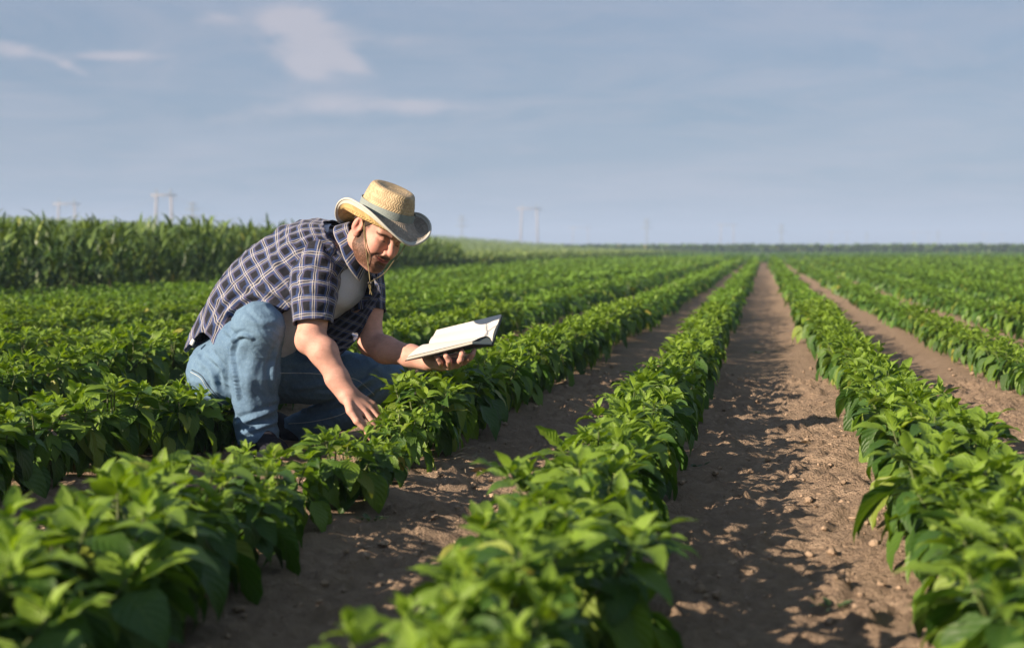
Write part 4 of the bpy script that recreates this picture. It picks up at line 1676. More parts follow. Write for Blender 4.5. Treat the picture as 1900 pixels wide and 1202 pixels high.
def denim():
    m, nt, b, out = material('denim')
    a = nt.nodes.new('ShaderNodeAttribute')
    a.attribute_name = 'dye'
    tc = nt.nodes.new('ShaderNodeTexCoord')
    mp = nt.nodes.new('ShaderNodeMapping')
    mp.inputs['Scale'].default_value = (900, 260, 900)
    nt.links.new(tc.outputs['Object'], mp.inputs[0])
    f = noise_tex(nt, mp.outputs[0], 1.0, 2)
    g = noise_tex(nt, tc.outputs['Object'], 90, 4)
    col = mixc(nt, ramp_node(nt, f, [(0.35, (0, 0, 0)), (0.7, (0.5, 0.5, 0.5))]), a.outputs['Color'], (0.26, 0.36, 0.45))
    col = mixc(nt, ramp_node(nt, g, [(0.4, (0.16, 0.16, 0.16)), (0.6, (0, 0, 0))]), col, (0.05, 0.10, 0.17))
    nt.links.new(col, b.inputs['Base Color'])
    b.inputs['Roughness'].default_value = 0.88
    b.inputs['Specular IOR Level'].default_value = 0.12
    bump(nt, b, fmath(nt, 'ADD', fmath(nt, 'MULTIPLY', f, 0.4), g), 0.004, 0.7)
    return m


M_denim = denim()
M_stitch = simple_mat('pale_stitch', (0.42, 0.47, 0.50), 0.8, vary=0.3, vscale=200)
jeans = man_part('jeans', JV, JQ, M_denim, person, attrs={'dye': jeans_colors(JV)})
from mathutils.bvhtree import BVHTree
JBVH = BVHTree.FromPolygons([tuple(v) for v in JV], [tuple(q) for q in JQ])


def on_jeans(px, py, z0=4.6):
    d = cpt(px, py, 1.0)
    d = d / np.linalg.norm(d)
    hit, nrm, idx, dist = JBVH.ray_cast(Vector(d * z0 * 0.9), Vector(d), 3.0)
    if hit is None:
        return None
    return np.array(hit) + np.array(nrm) * 0.0006


def seam(name, pix, r=0.0017, mat=None):
    t = np.linspace(0, len(pix) - 1, 40)
    pts = [on_jeans(*p) for p in catmull(np.array(pix, float), t)]
    pts = [p for p in pts if p is not None]
    if len(pts) < 4:
        return
    pts = np.array(pts)
    keep = np.r_[True, np.linalg.norm(np.diff(pts, axis=0), axis=1) < 0.05]
    b = Bag()
    b.tube(pts[keep], r, 5)
    man_bag(name, b, mat or M_stitch, person, jeans)


#seam('outer_seam', [(437, 632), (444, 665), (448, 700), (452, 735), (456, 765), (462, 790)], 0.0030, M_denim)
#seam('stitch_line', [(433, 640), (440, 672), (444, 705), (449, 738), (455, 766)])
seam('pocket_edge', [(354, 690), (372, 701), (384, 720), (402, 742), (425, 756)])
seam('yoke_seam', [(356, 686), (374, 697), (387, 716), (406, 738)], 0.0022, M_denim)
seam('thigh_seam', [(520, 692), (560, 692), (600, 694), (640, 699), (665, 706), (684, 722), (694, 732)])
seam('shin_seam', [(536, 786), (580, 782), (630, 770), (660, 752)])
seam('hem_stitch', [(443, 817), (460, 822), (485, 821), (512, 814)], 0.0016)

# ------------------------------------------------------------------ shirt and T-shirt
TL = np.array([0.455, 0.0, -0.89])
TL /= np.linalg.norm(TL)
TT = np.array([0.68, 0.65, 0.35])
TT /= np.linalg.norm(TT)
TN = np.cross(TL, TT)
TN /= np.linalg.norm(TN)
TT = np.cross(TN, TL)
#        centre (px, py, z)   back   front  lateral
RINGS = [((406, 690, 5.46), 0.132, 0.150, 0.185),
         ((448, 629, 5.42), 0.147, 0.180, 0.180),
         ((484, 577, 5.38), 0.160, 0.205, 0.178),
         ((525, 538, 5.34), 0.165, 0.205, 0.182),
         ((565, 507, 5.30), 0.160, 0.200, 0.190),
         ((601, 481, 5.26), 0.148, 0.200, 0.185),
         ((630, 459, 5.22), 0.112, 0.150, 0.135),
         ((646, 449, 5.19), 0.078, 0.090, 0.088)]
RC = np.array([cpt(*r[0]) for r in RINGS])
RP = np.array([r[1:] for r in RINGS])


def torso(s, th, off=0.0):
    """point of the trunk at ring s and angle th (0 front, 90 his left, 180 back), arrays"""
    C = catmull(RC, s)
    p = catmull(RP, s)
    c, sn = np.cos(th), np.sin(th)
    a = np.where(c > 0, p[:, 1], p[:, 0]) + off
    b = p[:, 2] + off
    e = 0.92
    cc = np.sign(c) * np.abs(c) ** e
    ss = np.sign(sn) * np.abs(sn) ** e
    return C + TN * (a * cc)[:, None] + TL * (b * ss)[:, None]


def loft_torso(ns, s0, s1, th0, th1, nt_, off, wr, seed, hem=None):
    """th0/th1 functions of s (radians)"""
    S = np.linspace(s0, s1, ns)
    P = np.zeros((ns, nt_, 3))
    U = np.zeros((ns, nt_, 2))
    for i, s in enumerate(S):
        th = np.linspace(th0(s), th1(s), nt_)
        sv = np.full(nt_, s)
        if hem is not None:
            h0 = hem(th)
            sv = h0 + (s1 - h0) * (s - s0) / (s1 - s0)
        P[i] = torso(sv, th, off)
        U[i, :, 0] = th * 0.172
        U[i, :, 1] = sv * 0.0985
    V = P.reshape(-1, 3)
    c = catmull(RC, U[:, :, 1].ravel() / 0.0985)
    N = V - c
    N -= TT * (N @ TT)[:, None]
    N /= np.linalg.norm(N, axis=1)[:, None] + 1e-9
    uu, vv = U.reshape(-1, 2).T
    w = wr(V, uu, vv)
    return V + N * w[:, None], P.shape[:2], U


def folds(V, uu, vv):
    a = 1 - np.abs(2 * vnoise3(np.stack([uu * 10 + vv * 5, vv * 4 - uu * 2.0, vv * 0 + 1.5], 1), 12) - 1)
    b_ = 1 - np.abs(2 * vnoise3(np.stack([uu * 20 - vv * 16, vv * 13, vv * 0 + 4.5], 1), 13) - 1)
    return (a - 0.5) * 0.026 + (b_ - 0.5) * 0.014 + (vnoise3(V * 40, 14) - 0.5) * 0.004


def plaid(name):
    m, nt, b, out = material(name)
    uv = nt.nodes.new('ShaderNodeUVMap')
    sp = nt.nodes.new('ShaderNodeSeparateXYZ')
    nt.links.new(uv.outputs[0], sp.inputs[0])
    dark, blue, mid, cream = (0.016, 0.018, 0.027), (0.045, 0.075, 0.19), (0.036, 0.040, 0.066), (0.43, 0.41, 0.40)
    lilac = (0.10, 0.09, 0.15)

    def stripes(c, per, ph):
        f = fmath(nt, 'FRACT', fmath(nt, 'MULTIPLY_ADD', c, 1.0 / per, ph))
        st = [(0.0, dark), (0.17, dark), (0.20, blue), (0.33, blue), (0.352, cream), (0.380, cream), (0.400, mid), (0.475, mid), (0.497, cream),
              (0.525, cream), (0.55, blue), (0.62, blue), (0.65, lilac), (0.69, lilac), (0.72, dark), (1.0, dark)]
        return ramp_node(nt, f, st)
    A = stripes(sp.outputs[0], 0.048, 0.1)
    B = stripes(sp.outputs[1], 0.051, 0.35)
    col = mixc(nt, 0.86, mixc(nt, 0.5, A, B), mixc(nt, 1.0, A, B, 'LIGHTEN'))
    col = mixc(nt, 0.30, col, mixc(nt, 0.5, A, B))
    tc = nt.nodes.new('ShaderNodeTexCoord')
    f = noise_tex(nt, tc.outputs['Object'], 700, 2)
    g = noise_tex(nt, tc.outputs['Object'], 60, 4)
    col = mixc(nt, fmath(nt, 'MULTIPLY', f, 0.35), col, mixc(nt, 1.0, col, (0.5, 0.5, 0.5), 'MULTIPLY'))
    nt.links.new(col, b.inputs['Base Color'])
    b.inputs['Roughness'].default_value = 0.9
    b.inputs['Specular IOR Level'].default_value = 0.12
    b.inputs['Sheen Weight'].default_value = 0.12
    bump(nt, b, fmath(nt, 'ADD', fmath(nt, 'MULTIPLY', f, 0.3), g), 0.006, 0.7)
    return m


M_plaid = plaid('plaid_cloth')
M_tee = simple_mat('grey_jersey', (0.50, 0.54, 0.68), 0.9, 0.1, 0.06, 20, 0.004, 30)
M_button = simple_mat('shirt_button', (0.72, 0.68, 0.62), 0.35, 0.5)
M_tag = simple_mat('cloth_tag', (0.75, 0.75, 0.75), 0.8)


def quads(m, n):
    i = np.arange(m * n).reshape(m, n)
    return np.stack([i[:-1, :-1], i[:-1, 1:], i[1:, 1:], i[1:, :-1]], -1).reshape(-1, 4)


# T-shirt: a closed tube with soft diagonal drag folds
def tee_folds(V, uu, vv):
    a = 1 - np.abs(2 * vnoise3(np.stack([uu * 6 + vv * 16, vv * 5 - uu * 3.0, vv * 0 + 7.5], 1), 15) - 1)
    return (a - 0.5) * 0.016 + (vnoise3(V * 22, 16) - 0.5) * 0.006


V, (m_, n_), U = loft_torso(60, 1.25, 6.85, lambda s: -math.pi, lambda s: math.pi, 90, 0.0, tee_folds, 1)
man_part('t_shirt', V, quads(m_, n_), M_tee, person, U.reshape(-1, 2))

D = math.radians


def edge_r(s):       # front edge of the open shirt on his right
    return D(float(np.interp(s, [0, 1, 2, 3, 4, 5, 6, 7], [-68, -58, -54, -52, -50, -47, -40, -26])))


def edge_l(s):
    return D(float(np.interp(s, [0, 1, 2, 3, 4, 5, 6, 7], [72, 68, 63, 58, 51, 43, 35, 24])))


V, (m_, n_), U = loft_torso(80, 0.16, 7.0, lambda s: edge_l(s) - 2 * math.pi, edge_r, 130, 0.014, folds, 2, lambda th: 0.0 + 1.15 * sstep(np.abs(th + math.pi), D(22), D(80)))
# the tail hangs free behind
Vr = V.reshape(m_, n_, 3)
for i in range(14):
    k = (1 - i / 14) ** 2
    Vr[i] += np.array([0.010, -0.030, 0.0]) * k
Vs_ = crease(Vr.reshape(-1, 3), quads(m_, n_), [
    ([(552, 582), (500, 566), (440, 578)], 0.010, 0.011), ([(548, 562), (505, 542), (452, 532)], 0.011, 0.011),
    ([(545, 540), (520, 503), (498, 468)], 0.009, 0.012), ([(545, 600), (490, 598), (440, 588)], 0.010, 0.010),
    ([(535, 575), (470, 548), (415, 580)], 0.008, 0.010), ([(540, 480), (560, 452), (590, 428)], 0.007, 0.012),
    ([(440, 560), (400, 600), (368, 634)], 0.008, 0.012), ([(470, 520), (430, 545), (395, 590)], 0.006, 0.012),
    ([(600, 470), (625, 450), (640, 425)], 0.007, 0.010)])
Vr = Vs_.reshape(m_, n_, 3)
shirt = man_part('shirt', Vr.reshape(-1, 3), quads(m_, n_), M_plaid, person, U.reshape(-1, 2))
so = shirt.modifiers.new('cloth', 'SOLIDIFY')
so.thickness = 0.003
SV, SQ = Vr.reshape(-1, 3), quads(m_, n_)
SBVH = BVHTree.FromPolygons([tuple(v) for v in SV], [tuple(q) for q in SQ])

# left front hanging open
FREE = np.array([cpt(*p) for p in ((632, 660, 5.30), (640, 652, 5.28), (656, 632, 5.25), (678, 602, 5.21), (697, 566, 5.17), (704, 540, 5.14), (693, 512, 5.12), (676, 500, 5.11))])
FS = np.array([0.6, 1.2, 2.2, 3.3, 4.4, 5.3, 6.2, 6.9])
ns, nt_ = 50, 26
P = np.zeros((ns, nt_, 3))
U = np.zeros((ns, nt_, 2))
for i, s in enumerate(np.linspace(0.6, 6.9, ns)):
    a = torso(np.array([s]), np.array([edge_l(s) + 0.03]), 0.014)[0]
    f = catmull(FREE, np.interp(s, FS, np.arange(len(FS)))[None])[0]
    t = np.linspace(0, 1, nt_)
    mid = 0.5 * (a + f) + np.array([0.006, -0.004, 0.085])
    P[i] = (1 - t)[:, None] ** 2 * a + (2 * t * (1 - t))[:, None] * mid + (t ** 2)[:, None] * f
    ln = np.linalg.norm(f - a)
    U[i, :, 0] = edge_l(s) * 0.172 - t * ln
    U[i, :, 1] = s * 0.0985
    P[i] += TL * (0.010 * np.sin(t * 9 + s * 2.2) * t)[:, None]
fp = man_part('front_panel', P.reshape(-1, 3), quads(ns, nt_), M_plaid, person, U.reshape(-1, 2))
fp.parent = shirt
so = fp.modifiers.new('cloth', 'SOLIDIFY')
so.thickness = 0.003
# pale double line along the free edge
b = Bag()
b.tube(P[:, -1] + [0, 0, 0.003], 0.0022, 5)
man_bag('placket_edge', b, M_plaid, person, shirt)


def sleeve(name, path, rad, squash, u0, seed):
    path, rad = np.array(path), np.array(rad)
    n, k = 34, 56
    t = np.linspace(0, len(path) - 1, n)
    C, R = catmull(path, t), catmull(rad[:, None], t)[:, 0]
    T = np.gradient(C, axis=0)
    T /= np.linalg.norm(T, axis=1)[:, None]
    P = np.zeros((n, k + 1, 3))
    U = np.zeros((n, k + 1, 2))
    ln = np.r_[0, np.cumsum(np.linalg.norm(np.diff(C, axis=0), axis=1))]
    a = np.linspace(0, 2 * math.pi, k + 1)
    for i in range(n):
        x = np.array([1.0, 0, 0]) - T[i] * T[i][0]
        x /= np.linalg.norm(x)
        z = np.cross(x, T[i])
        w = 1 + 0.16 * (1 - np.abs(2 * vnoise(np.cos(a) * 1.6 + ln[i] * 14 + 5, np.sin(a) * 1.6 + ln[i] * 9 + seed, seed) - 1) - 0.5) \
              + 0.05 * (vnoise(np.cos(a) * 4 + ln[i] * 40, np.sin(a) * 4 + seed, seed + 3) - 0.5)
        P[i] = C[i] + (R[i] * w * np.cos(a))[:, None] * x + (R[i] * squash * w * np.sin(a))[:, None] * z
        U[i, :, 0] = a * 0.078 + u0
        U[i, :, 1] = ln[i] + 0.03
    if seed == 21:
        P = crease(P.reshape(-1, 3), quads(n, k + 1), [([(628, 512), (595, 520), (560, 505)], 0.009, 0.010), ([(622, 545), (590, 550), (556, 535)], 0.008, 0.010),
            ([(548, 520), (565, 548), (600, 560)], 0.008, 0.010), ([(600, 440), (610, 475), (640, 500)], 0.008, 0.011), ([(558, 575), (585, 580), (612, 572)], 0.005, 0.009)]).reshape(P.shape)
    o = man_part(name, P.reshape(-1, 3), quads(n, k + 1), M_plaid, person, U.reshape(-1, 2))
    o.parent = shirt
    md = o.modifiers.new('cloth', 'SOLIDIFY')
    md.thickness = 0.003
    b = Bag()
    b.tube(P[-2], 0.0022, 5, cap=False)
    h = man_bag('sleeve_hem', b, M_plaid, person, shirt)
    return P


sleeve('sleeve', [cpt(612, 462, 5.22), cpt(592, 480, 5.15), cpt(582, 528, 5.09), cpt(580, 570, 5.055), cpt(580, 600, 5.04)],
       [0.080, 0.090, 0.084, 0.075, 0.066], 0.95, 0.02, 21)
sleeve('sleeve', [cpt(660, 480, 5.31), cpt(672, 502, 5.33), cpt(678, 545, 5.315), cpt(682, 580, 5.30)],
       [0.060, 0.070, 0.068, 0.063], 1.0, 0.05, 27)

# collar: stands up round the neck and folds over
CC = cpt(667, 456, 5.150)
ns, nt_ = 12, 70
P = np.zeros((ns, nt_, 3))
U = np.zeros((ns, nt_, 2))
th = np.linspace(D(-24), D(-336), nt_)
front = np.clip(1 - np.minimum(np.abs(th - D(-24)), np.abs(th - D(-336))) / D(70), 0, 1)
for i in range(ns):
    t = i / (ns - 1)
    up = np.interp(t, [0, 0.35, 0.5, 1.0], [-0.02, 0.034, 0.037, -0.014]) - 0.028 * front * max(0, t - 0.45) / 0.55
    r = np.interp(t, [0, 0.35, 0.5, 1.0], [0.086, 0.076, 0.082, 0.108]) + 0.020 * front * max(0, t - 0.45) / 0.55
    droop = -0.018 * np.clip(np.cos(th), 0, 1)
    P[i] = CC + TN * (r * 1.05 * np.cos(th))[:, None] + TL * (r * np.sin(th))[:, None] + TT * (up + droop)[:, None]
    U[i, :, 0] = t * 0.11
    U[i, :, 1] = th * 0.09
co = man_part('collar', P.reshape(-1, 3), quads(ns, nt_), M_plaid, person, U.reshape(-1, 2))
co.parent = shirt
md = co.modifiers.new('cloth', 'SOLIDIFY')
md.thickness = 0.003


def on_shirt(px, py):
    d = cpt(px, py, 1.0)
    d = d / np.linalg.norm(d)
    hit, nrm, idx, dist = SBVH.ray_cast(Vector(d * 4.4), Vector(d), 3.0)
    return (None, None) if hit is None else (np.array(hit), np.array(nrm) * (1 if nrm @ Vector(d) < 0 else -1))


for (bx, by) in ((658.5, 491.5), (641, 516), (625, 545)):
    p, n = on_shirt(bx, by)
    if p is None:
        p, n = cpt(bx, by, 5.10), np.array([0.2, -0.1, 0.97])
    n = n / np.linalg.norm(n)
    b = Bag()
    x = np.cross(n, [0, 1, 0.1])
    x /= np.linalg.norm(x)
    y = np.cross(n, x)
    a = np.linspace(0, 2 * math.pi, 15)[:-1]
    rings = []
    for r, h in ((0.0001, 0.0012), (0.0022, 0.0012), (0.0034, 0.0022), (0.0050, 0.0026), (0.0058, 0.0016), (0.0058, -0.001)):
        rings.append(p + n * (h + 0.003) + r * (np.cos(a)[:, None] * x + np.sin(a)[:, None] * y))
    b.grid(np.array(rings), None, True)
    man_bag('button', b, M_button, person, shirt)
# small white tag at the tail
p = cpt(357, 635, 5.27)
b = Bag()
b.box(p, np.array([0.006, -0.004, 0.002]), np.array([0.005, 0.010, 0.0]), np.array([0, 0, 0.001]))
man_bag('care_tag', b, M_tag, person, shirt)


# ------------------------------------------------------------------ shoes
M_shoe = simple_mat('navy_shoe_cloth', (0.016, 0.017, 0.026), 0.85, 0.2, 0.3, 120, 0.004, 400)
M_sole = simple_mat('shoe_sole', (0.42, 0.40, 0.38), 0.7, 0.3, 0.1)
M_lace = simple_mat('shoe_lace', (0.012, 0.012, 0.018), 0.8)


def shoe(heel, toe, up, ankle, yaw_sole=False):
    heel, toe, up, ankle = map(np.asarray, (heel, toe, up, ankle))
    f = toe - heel
    L = np.linalg.norm(f)
    f = f / L
    up = up - f * (up @ f)
    up /= np.linalg.norm(up)
    s = np.cross(f, up)
    at = lambda a, b_, c: heel + f * a * L + s * b_ + up * c
    g = SDF(np.minimum(heel, toe) - 0.13, np.maximum(heel, toe) + 0.15, 0.004)
    g.cone(at(0.12, 0, 0.045), at(0.45, 0, 0.045), 0.038, 0.040, 0.02)
    g.cone(at(0.45, 0.004, 0.042), at(0.82, 0.006, 0.034), 0.043, 0.038, 0.02)
    g.ell(at(0.86, 0.004, 0.030), (0.05, 0.044, 0.028), np.stack([f, s, up], 1), 0.02)
    g.cone(at(0.18, 0, 0.07), ankle, 0.038, 0.040, 0.02)
    g.cone(at(0.32, 0, 0.085), at(0.62, 0, 0.062), 0.030, 0.026, 0.02)
    V, Q = g.net(1)
    root = man_part('shoe', V, Q, M_shoe, person)
    b = Bag()
    t = np.linspace(0, 2 * math.pi, 37)[:-1]
    prof = []
    for k, (gw, h) in enumerate(((0.90, 0.0), (1.0, 0.004), (1.0, 0.020), (0.94, 0.024))):
        y = np.sin(t) * (0.040 + 0.008 * np.cos(t)) * gw
        x = 0.5 + 0.54 * np.cos(t) * (gw * 0.5 + 0.5)
        prof.append(heel + np.outer(x * L, f) + np.outer(y, s) + up * h)
    b.grid(np.array(prof), None, True)
    b.add(np.vstack([prof[0], prof[0].mean(0)]), np.array([[i, (i + 1) % 36, 36] for i in range(36)]))
    man_bag('sole', b, M_sole, person, root)
    for i in range(4):
        a = 0.42 + 0.09 * i
        hgt = 0.098 - 0.012 * i
        b = Bag()
        tt = np.linspace(-1, 1, 7)
        b.tube([at(a + 0.03 * abs(q), q * 0.026, hgt - 0.014 * q * q) for q in tt], 0.0022, 5)
        man_bag('lace', b, M_lace, person, root)
    b = Bag()
    tt = np.linspace(0, 2 * math.pi, 14)
    b.tube([at(0.42, 0.018 + 0.014 * (1 - math.cos(q)), 0.100 + 0.012 * math.sin(q)) for q in tt], 0.0018, 5)
    man_bag('lace', b, M_lace, person, root)


VUP = CR.T @ np.array([0, 0, 1.0])
shoe(cpt(458, 838, 5.24), cpt(524, 851, 5.02), VUP, cpt(481, 806, 5.155))
shoe(cpt(516, 806, 5.70), cpt(546, 828, 5.54), VUP * 0.9 + np.array([-0.35, 0.1, 0.25]), cpt(545, 796, 5.62))

# ------------------------------------------------------------------ straw hat
hF = np.array([0.56, -0.38, 0.74])
hL = np.array([0.75, -0.115, -0.65])
hF /= np.linalg.norm(hF)
hL -= hF * (hL @ hF)
hL /= np.linalg.norm(hL)
hU = np.cross(hF, hL)
HB = cpt(717, 394, 5.02)
hat_base = to_world(HB)
hat = empty('straw_hat', hat_base, 'woven straw cowboy hat with grey band on the squatting man\'s head', 'hat')
parent_base[hat.name] = hat_base


def straw(name, tone, under=False):
    m, nt, b, out = material(name)
    uv = nt.nodes.new('ShaderNodeUVMap')
    sp = nt.nodes.new('ShaderNodeSeparateXYZ')
    nt.links.new(uv.outputs[0], sp.inputs[0])
    u, v = sp.outputs[0], sp.outputs[1]
    # plaited braid: rows of slanting straws, each row leaning the other way
    row = fmath(nt, 'MULTIPLY', v, 1 / 0.0125)
    ri = fmath(nt, 'FLOOR', row)
    rf = fmath(nt, 'FRACT', row)
    par = fmath(nt, 'SUBTRACT', fmath(nt, 'MULTIPLY', fmath(nt, 'FRACT', fmath(nt, 'MULTIPLY', ri, 0.5)), 4.0), 1.0)
    sl = fmath(nt, 'MULTIPLY_ADD', fmath(nt, 'MULTIPLY', rf, par), 0.95, fmath(nt, 'MULTIPLY', u, 1 / 0.0098))
    sf = fmath(nt, 'FRACT', sl)
    hgt = fmath(nt, 'MULTIPLY', fmath(nt, 'SINE', fmath(nt, 'MULTIPLY', sf, math.pi)), fmath(nt, 'POWER', fmath(nt, 'SINE', fmath(nt, 'MULTIPLY', rf, math.pi)), 0.6))
    comb = nt.nodes.new('ShaderNodeCombineXYZ')
    nt.links.new(fmath(nt, 'FLOOR', sl), comb.inputs[0])
    nt.links.new(ri, comb.inputs[1])
    wn_ = nt.nodes.new('ShaderNodeTexWhiteNoise')
    wn_.noise_dimensions = '2D'
    nt.links.new(comb.outputs[0], wn_.inputs['Vector'])
    lo, mi, hi = tuple(c * 0.78 for c in tone), tone, tuple(min(1, c * 1.18) for c in tone)
    col = ramp_node(nt, wn_.outputs['Value'], [(0.0, lo), (0.5, mi), (1.0, hi)])
    tc = nt.nodes.new('ShaderNodeTexCoord')
    big = noise_tex(nt, tc.outputs['Object'], 26, 4)
    col = mixc(nt, ramp_node(nt, big, [(0.42, (0, 0, 0)), (0.72, (0.35, 0.35, 0.35))]), col, tuple(c * f for c, f in zip(tone, (0.70, 0.62, 0.52))))
    col = mixc(nt, ramp_node(nt, hgt, [(0.0, (0.36, 0.36, 0.36)), (0.5, (0, 0, 0))]), col, tuple(c * 0.45 for c in tone))
    nt.links.new(col, b.inputs['Base Color'])
    b.inputs['Roughness'].default_value = 0.6
    b.inputs['Specular IOR Level'].default_value = 0.3
    bump(nt, b, hgt, 0.0018, 0.8)
    return m


M_straw = straw('straw', (0.47, 0.36, 0.215))
M_straw_brim = straw('brim_straw', (0.30, 0.255, 0.20))
M_straw_under = straw('underbrim_straw', (0.53, 0.385, 0.17))
M_band = simple_mat('hat_band', (0.235, 0.275, 0.265), 0.75, 0.2, 0.08, 40, 0.002, 500)
M_piping = simple_mat('hat_piping', (0.46, 0.45, 0.40), 0.75, 0.2, 0.06, 60)
M_cord = simple_mat('chin_cord', (0.20, 0.165, 0.085), 0.8, 0.2, 0.2, 300)
M_bead = simple_mat('cord_bead', (0.03, 0.025, 0.02), 0.4, 0.5)

NPH = 96
ph = np.linspace(-math.pi, math.pi, NPH + 1)
RA, RB = 0.108, 0.091


def hat_pt(f, l, u):
    return HB + np.multiply.outer(f, hF) + np.multiply.outer(l, hL) + np.multiply.outer(u, hU)


# crown
prof = [(h * 0.78, r) for h, r in ((0.000, 1.00), (0.02, 0.995), (0.045, 0.965), (0.07, 0.925), (0.092, 0.885), (0.106, 0.845), (0.114, 0.78), (0.1165, 0.68), (0.115, 0.54), (0.111, 0.36), (0.108, 0.18), (0.107, 0.005))]
tt = np.linspace(0, len(prof) - 1, 46)
pr = catmull(np.array(prof), tt)
P = np.zeros((46, NPH + 1, 3))
U = np.zeros((46, NPH + 1, 2))
acc = np.r_[0, np.cumsum(np.hypot(np.diff(pr[:, 0]), np.diff(pr[:, 1] * 0.1)))]
for i, (h, r) in enumerate(pr):
    pinch = 1 - 0.10 * sstep(np.array([h]), 0.045, 0.11)[0] * np.exp(-((np.abs(np.angle(np.exp(1j * ph))) - 0.75) / 0.35) ** 2)
    dome = -0.016 * (np.cos(ph) * r - 0.1) * sstep(np.array([h]), 0.08, 0.114)[0]
    wob = 1 + 0.010 * np.sin(3 * ph + h * 30)
    P[i] = hat_pt(RA * r * pinch * wob * np.cos(ph), RB * r * pinch * wob * np.sin(ph), h + dome)
    U[i, :, 0] = ph * 0.098 * max(0.3, r)
    U[i, :, 1] = acc[i]


def hat_part(name, P, U, mat, parent=None):
    me = mesh_np(name, to_world(P.reshape(-1, 3)) - hat_base, quads(*P.shape[:2]), mat, True, None if U is None else U.reshape(-1, 2))
    return obj(name, me, parent or hat)


hat_part('crown', P, U, M_straw)
# brim: dips fore and aft, its sides rolled up at the edge
NB = 16


def brim_point(t, sh=0.0):
    c, s = np.cos(ph), np.sin(ph)
    fb = np.where(c > 0, 0.090, 0.106)
    kf = (np.sqrt(s * s + 0.10) - math.sqrt(0.10)) / (math.sqrt(1.10) - math.sqrt(0.10))
    k = np.where(c > 0, kf ** 0.85, np.abs(s) ** 2.2)
    ext_f = RA + fb * t
    ext_l = RB + (0.062 * t - 0.012 * np.clip(t - 0.55, 0, 1) * k)
    dip = -0.046 * t ** 1.2 * np.where(c > 0, 1.25, 2.7) + 0.007 * np.clip(t - 0.7, 0, 1)
    curl = -0.034 * np.sin(np.clip(t / 0.62, 0, 1) * math.pi * 0.5) + 0.052 * np.clip((t - 0.48) / 0.52, 0, 1) ** 1.5
    near = np.where(s < 0, 1.0, 0.9)
    u = dip * (1 - k) + curl * k * near
    wob = 0.0025 * np.sin(5 * ph + 1) * t
    return hat_pt(ext_f * c, ext_l * s, u + wob + sh)


Pt = np.array([brim_point(t, 0.0012) for t in np.linspace(0, 1, NB)])
Pu = np.array([brim_point(t, -0.0012) for t in np.linspace(0, 1, NB)])
Ub = np.zeros((NB, NPH + 1, 2))
Ub[:, :, 0] = ph[None] * (0.135 + 0 * np.linspace(0, 1, NB))[:, None]
Ub[:, :, 1] = (np.linspace(0, 1, NB) * 0.085)[:, None]
brim = hat_part('brim', Pt, Ub, M_straw_brim)
hat_part('underbrim', Pu[::-1], Ub[::-1], M_straw_under, brim)
b = Bag()
e = brim_point(1.0)
b.tube(e, 0.0042, 7, cap=False)
base_ = hat_base
b.V = [to_world(v) - base_ for v in b.V]
obj('edge_piping', b.mesh('edge_piping', M_piping), hat)
# flat binding inside the edge
Pb = np.array([brim_point(t, 0.0030) for t in (0.90, 0.95, 1.0)])
Pb2 = np.array([brim_point(t, -0.0030) for t in (1.0, 0.95, 0.90)])
hat_part('edge_binding', np.concatenate([Pb, Pb2]), None, M_piping)
# band
Pbd = np.array([hat_pt(RA * (1.012 - 0.25 * h) * np.cos(ph) + 0.003 * np.cos(ph), RB * (1.012 - 0.25 * h) * np.sin(ph) + 0.003 * np.sin(ph), h + 0 * ph) for h in (-0.002, 0.008, 0.018, 0.027)])
hat_part('hat_band', Pbd, None, M_band)
# chin cord
BBVH = BVHTree.FromPolygons([tuple(v) for v in BV], [tuple(q) for q in BQ])


def on_skin(px, py, z, off=0.0035):
    d = cpt(px, py, 1.0)
    d = d / np.linalg.norm(d)
    hit = BBVH.ray_cast(Vector(d * 4.2), Vector(d), 1.2)[0]
    return cpt(px, py, z) if hit is None else np.array(hit) - d * off


BEAD = cpt(686.5, 524, 4.90)


def cord(name, pts, r, mat=None, par=None):
    b = Bag()
    b.tube(catmull(np.array(pts), np.linspace(0, len(pts) - 1, 30)), r, 6)
    b.V = [to_world(v) - hat_base for v in b.V]
    return obj(name, b.mesh(name, mat or M_cord), par or hat)


cord('chin_cord', [cpt(671, 402, 4.95), on_skin(674.5, 422, 4.93), on_skin(677, 445, 4.9), on_skin(680, 468, 4.9), on_skin(683, 492, 4.9, 0.005), cpt(685.5, 512, 4.90), BEAD], 0.0016)
cord('chin_cord', [on_skin(676, 414, 4.92), on_skin(678, 438, 4.9), on_skin(681.5, 458, 4.9), on_skin(685, 470, 4.9), on_skin(683, 492, 4.9, 0.005)], 0.0012)
cord('chin_cord', [cpt(758, 436, 5.02), cpt(748, 462, 5.00), cpt(731, 484, 4.97), cpt(712, 508, 4.94), BEAD], 0.0016)
cord('cord_tail', [BEAD, cpt(685, 532, 4.898), cpt(688, 540, 4.90), cpt(690, 547, 4.90)], 0.0016)
cord('cord_tail', [BEAD, cpt(688, 533, 4.90), cpt(686.5, 541, 4.90), cpt(686, 546, 4.90)], 0.0016)
for dx in (-2.3, 2.3):
    b = Bag()
    v = ico_v * np.array([0.0042, 0.0050, 0.0042]) + cpt(686.5 + dx, 525, 4.893)
    b.add(to_world(v) - hat_base, ico_f)
    obj('cord_bead', b.mesh('cord_bead', M_bead), hat)

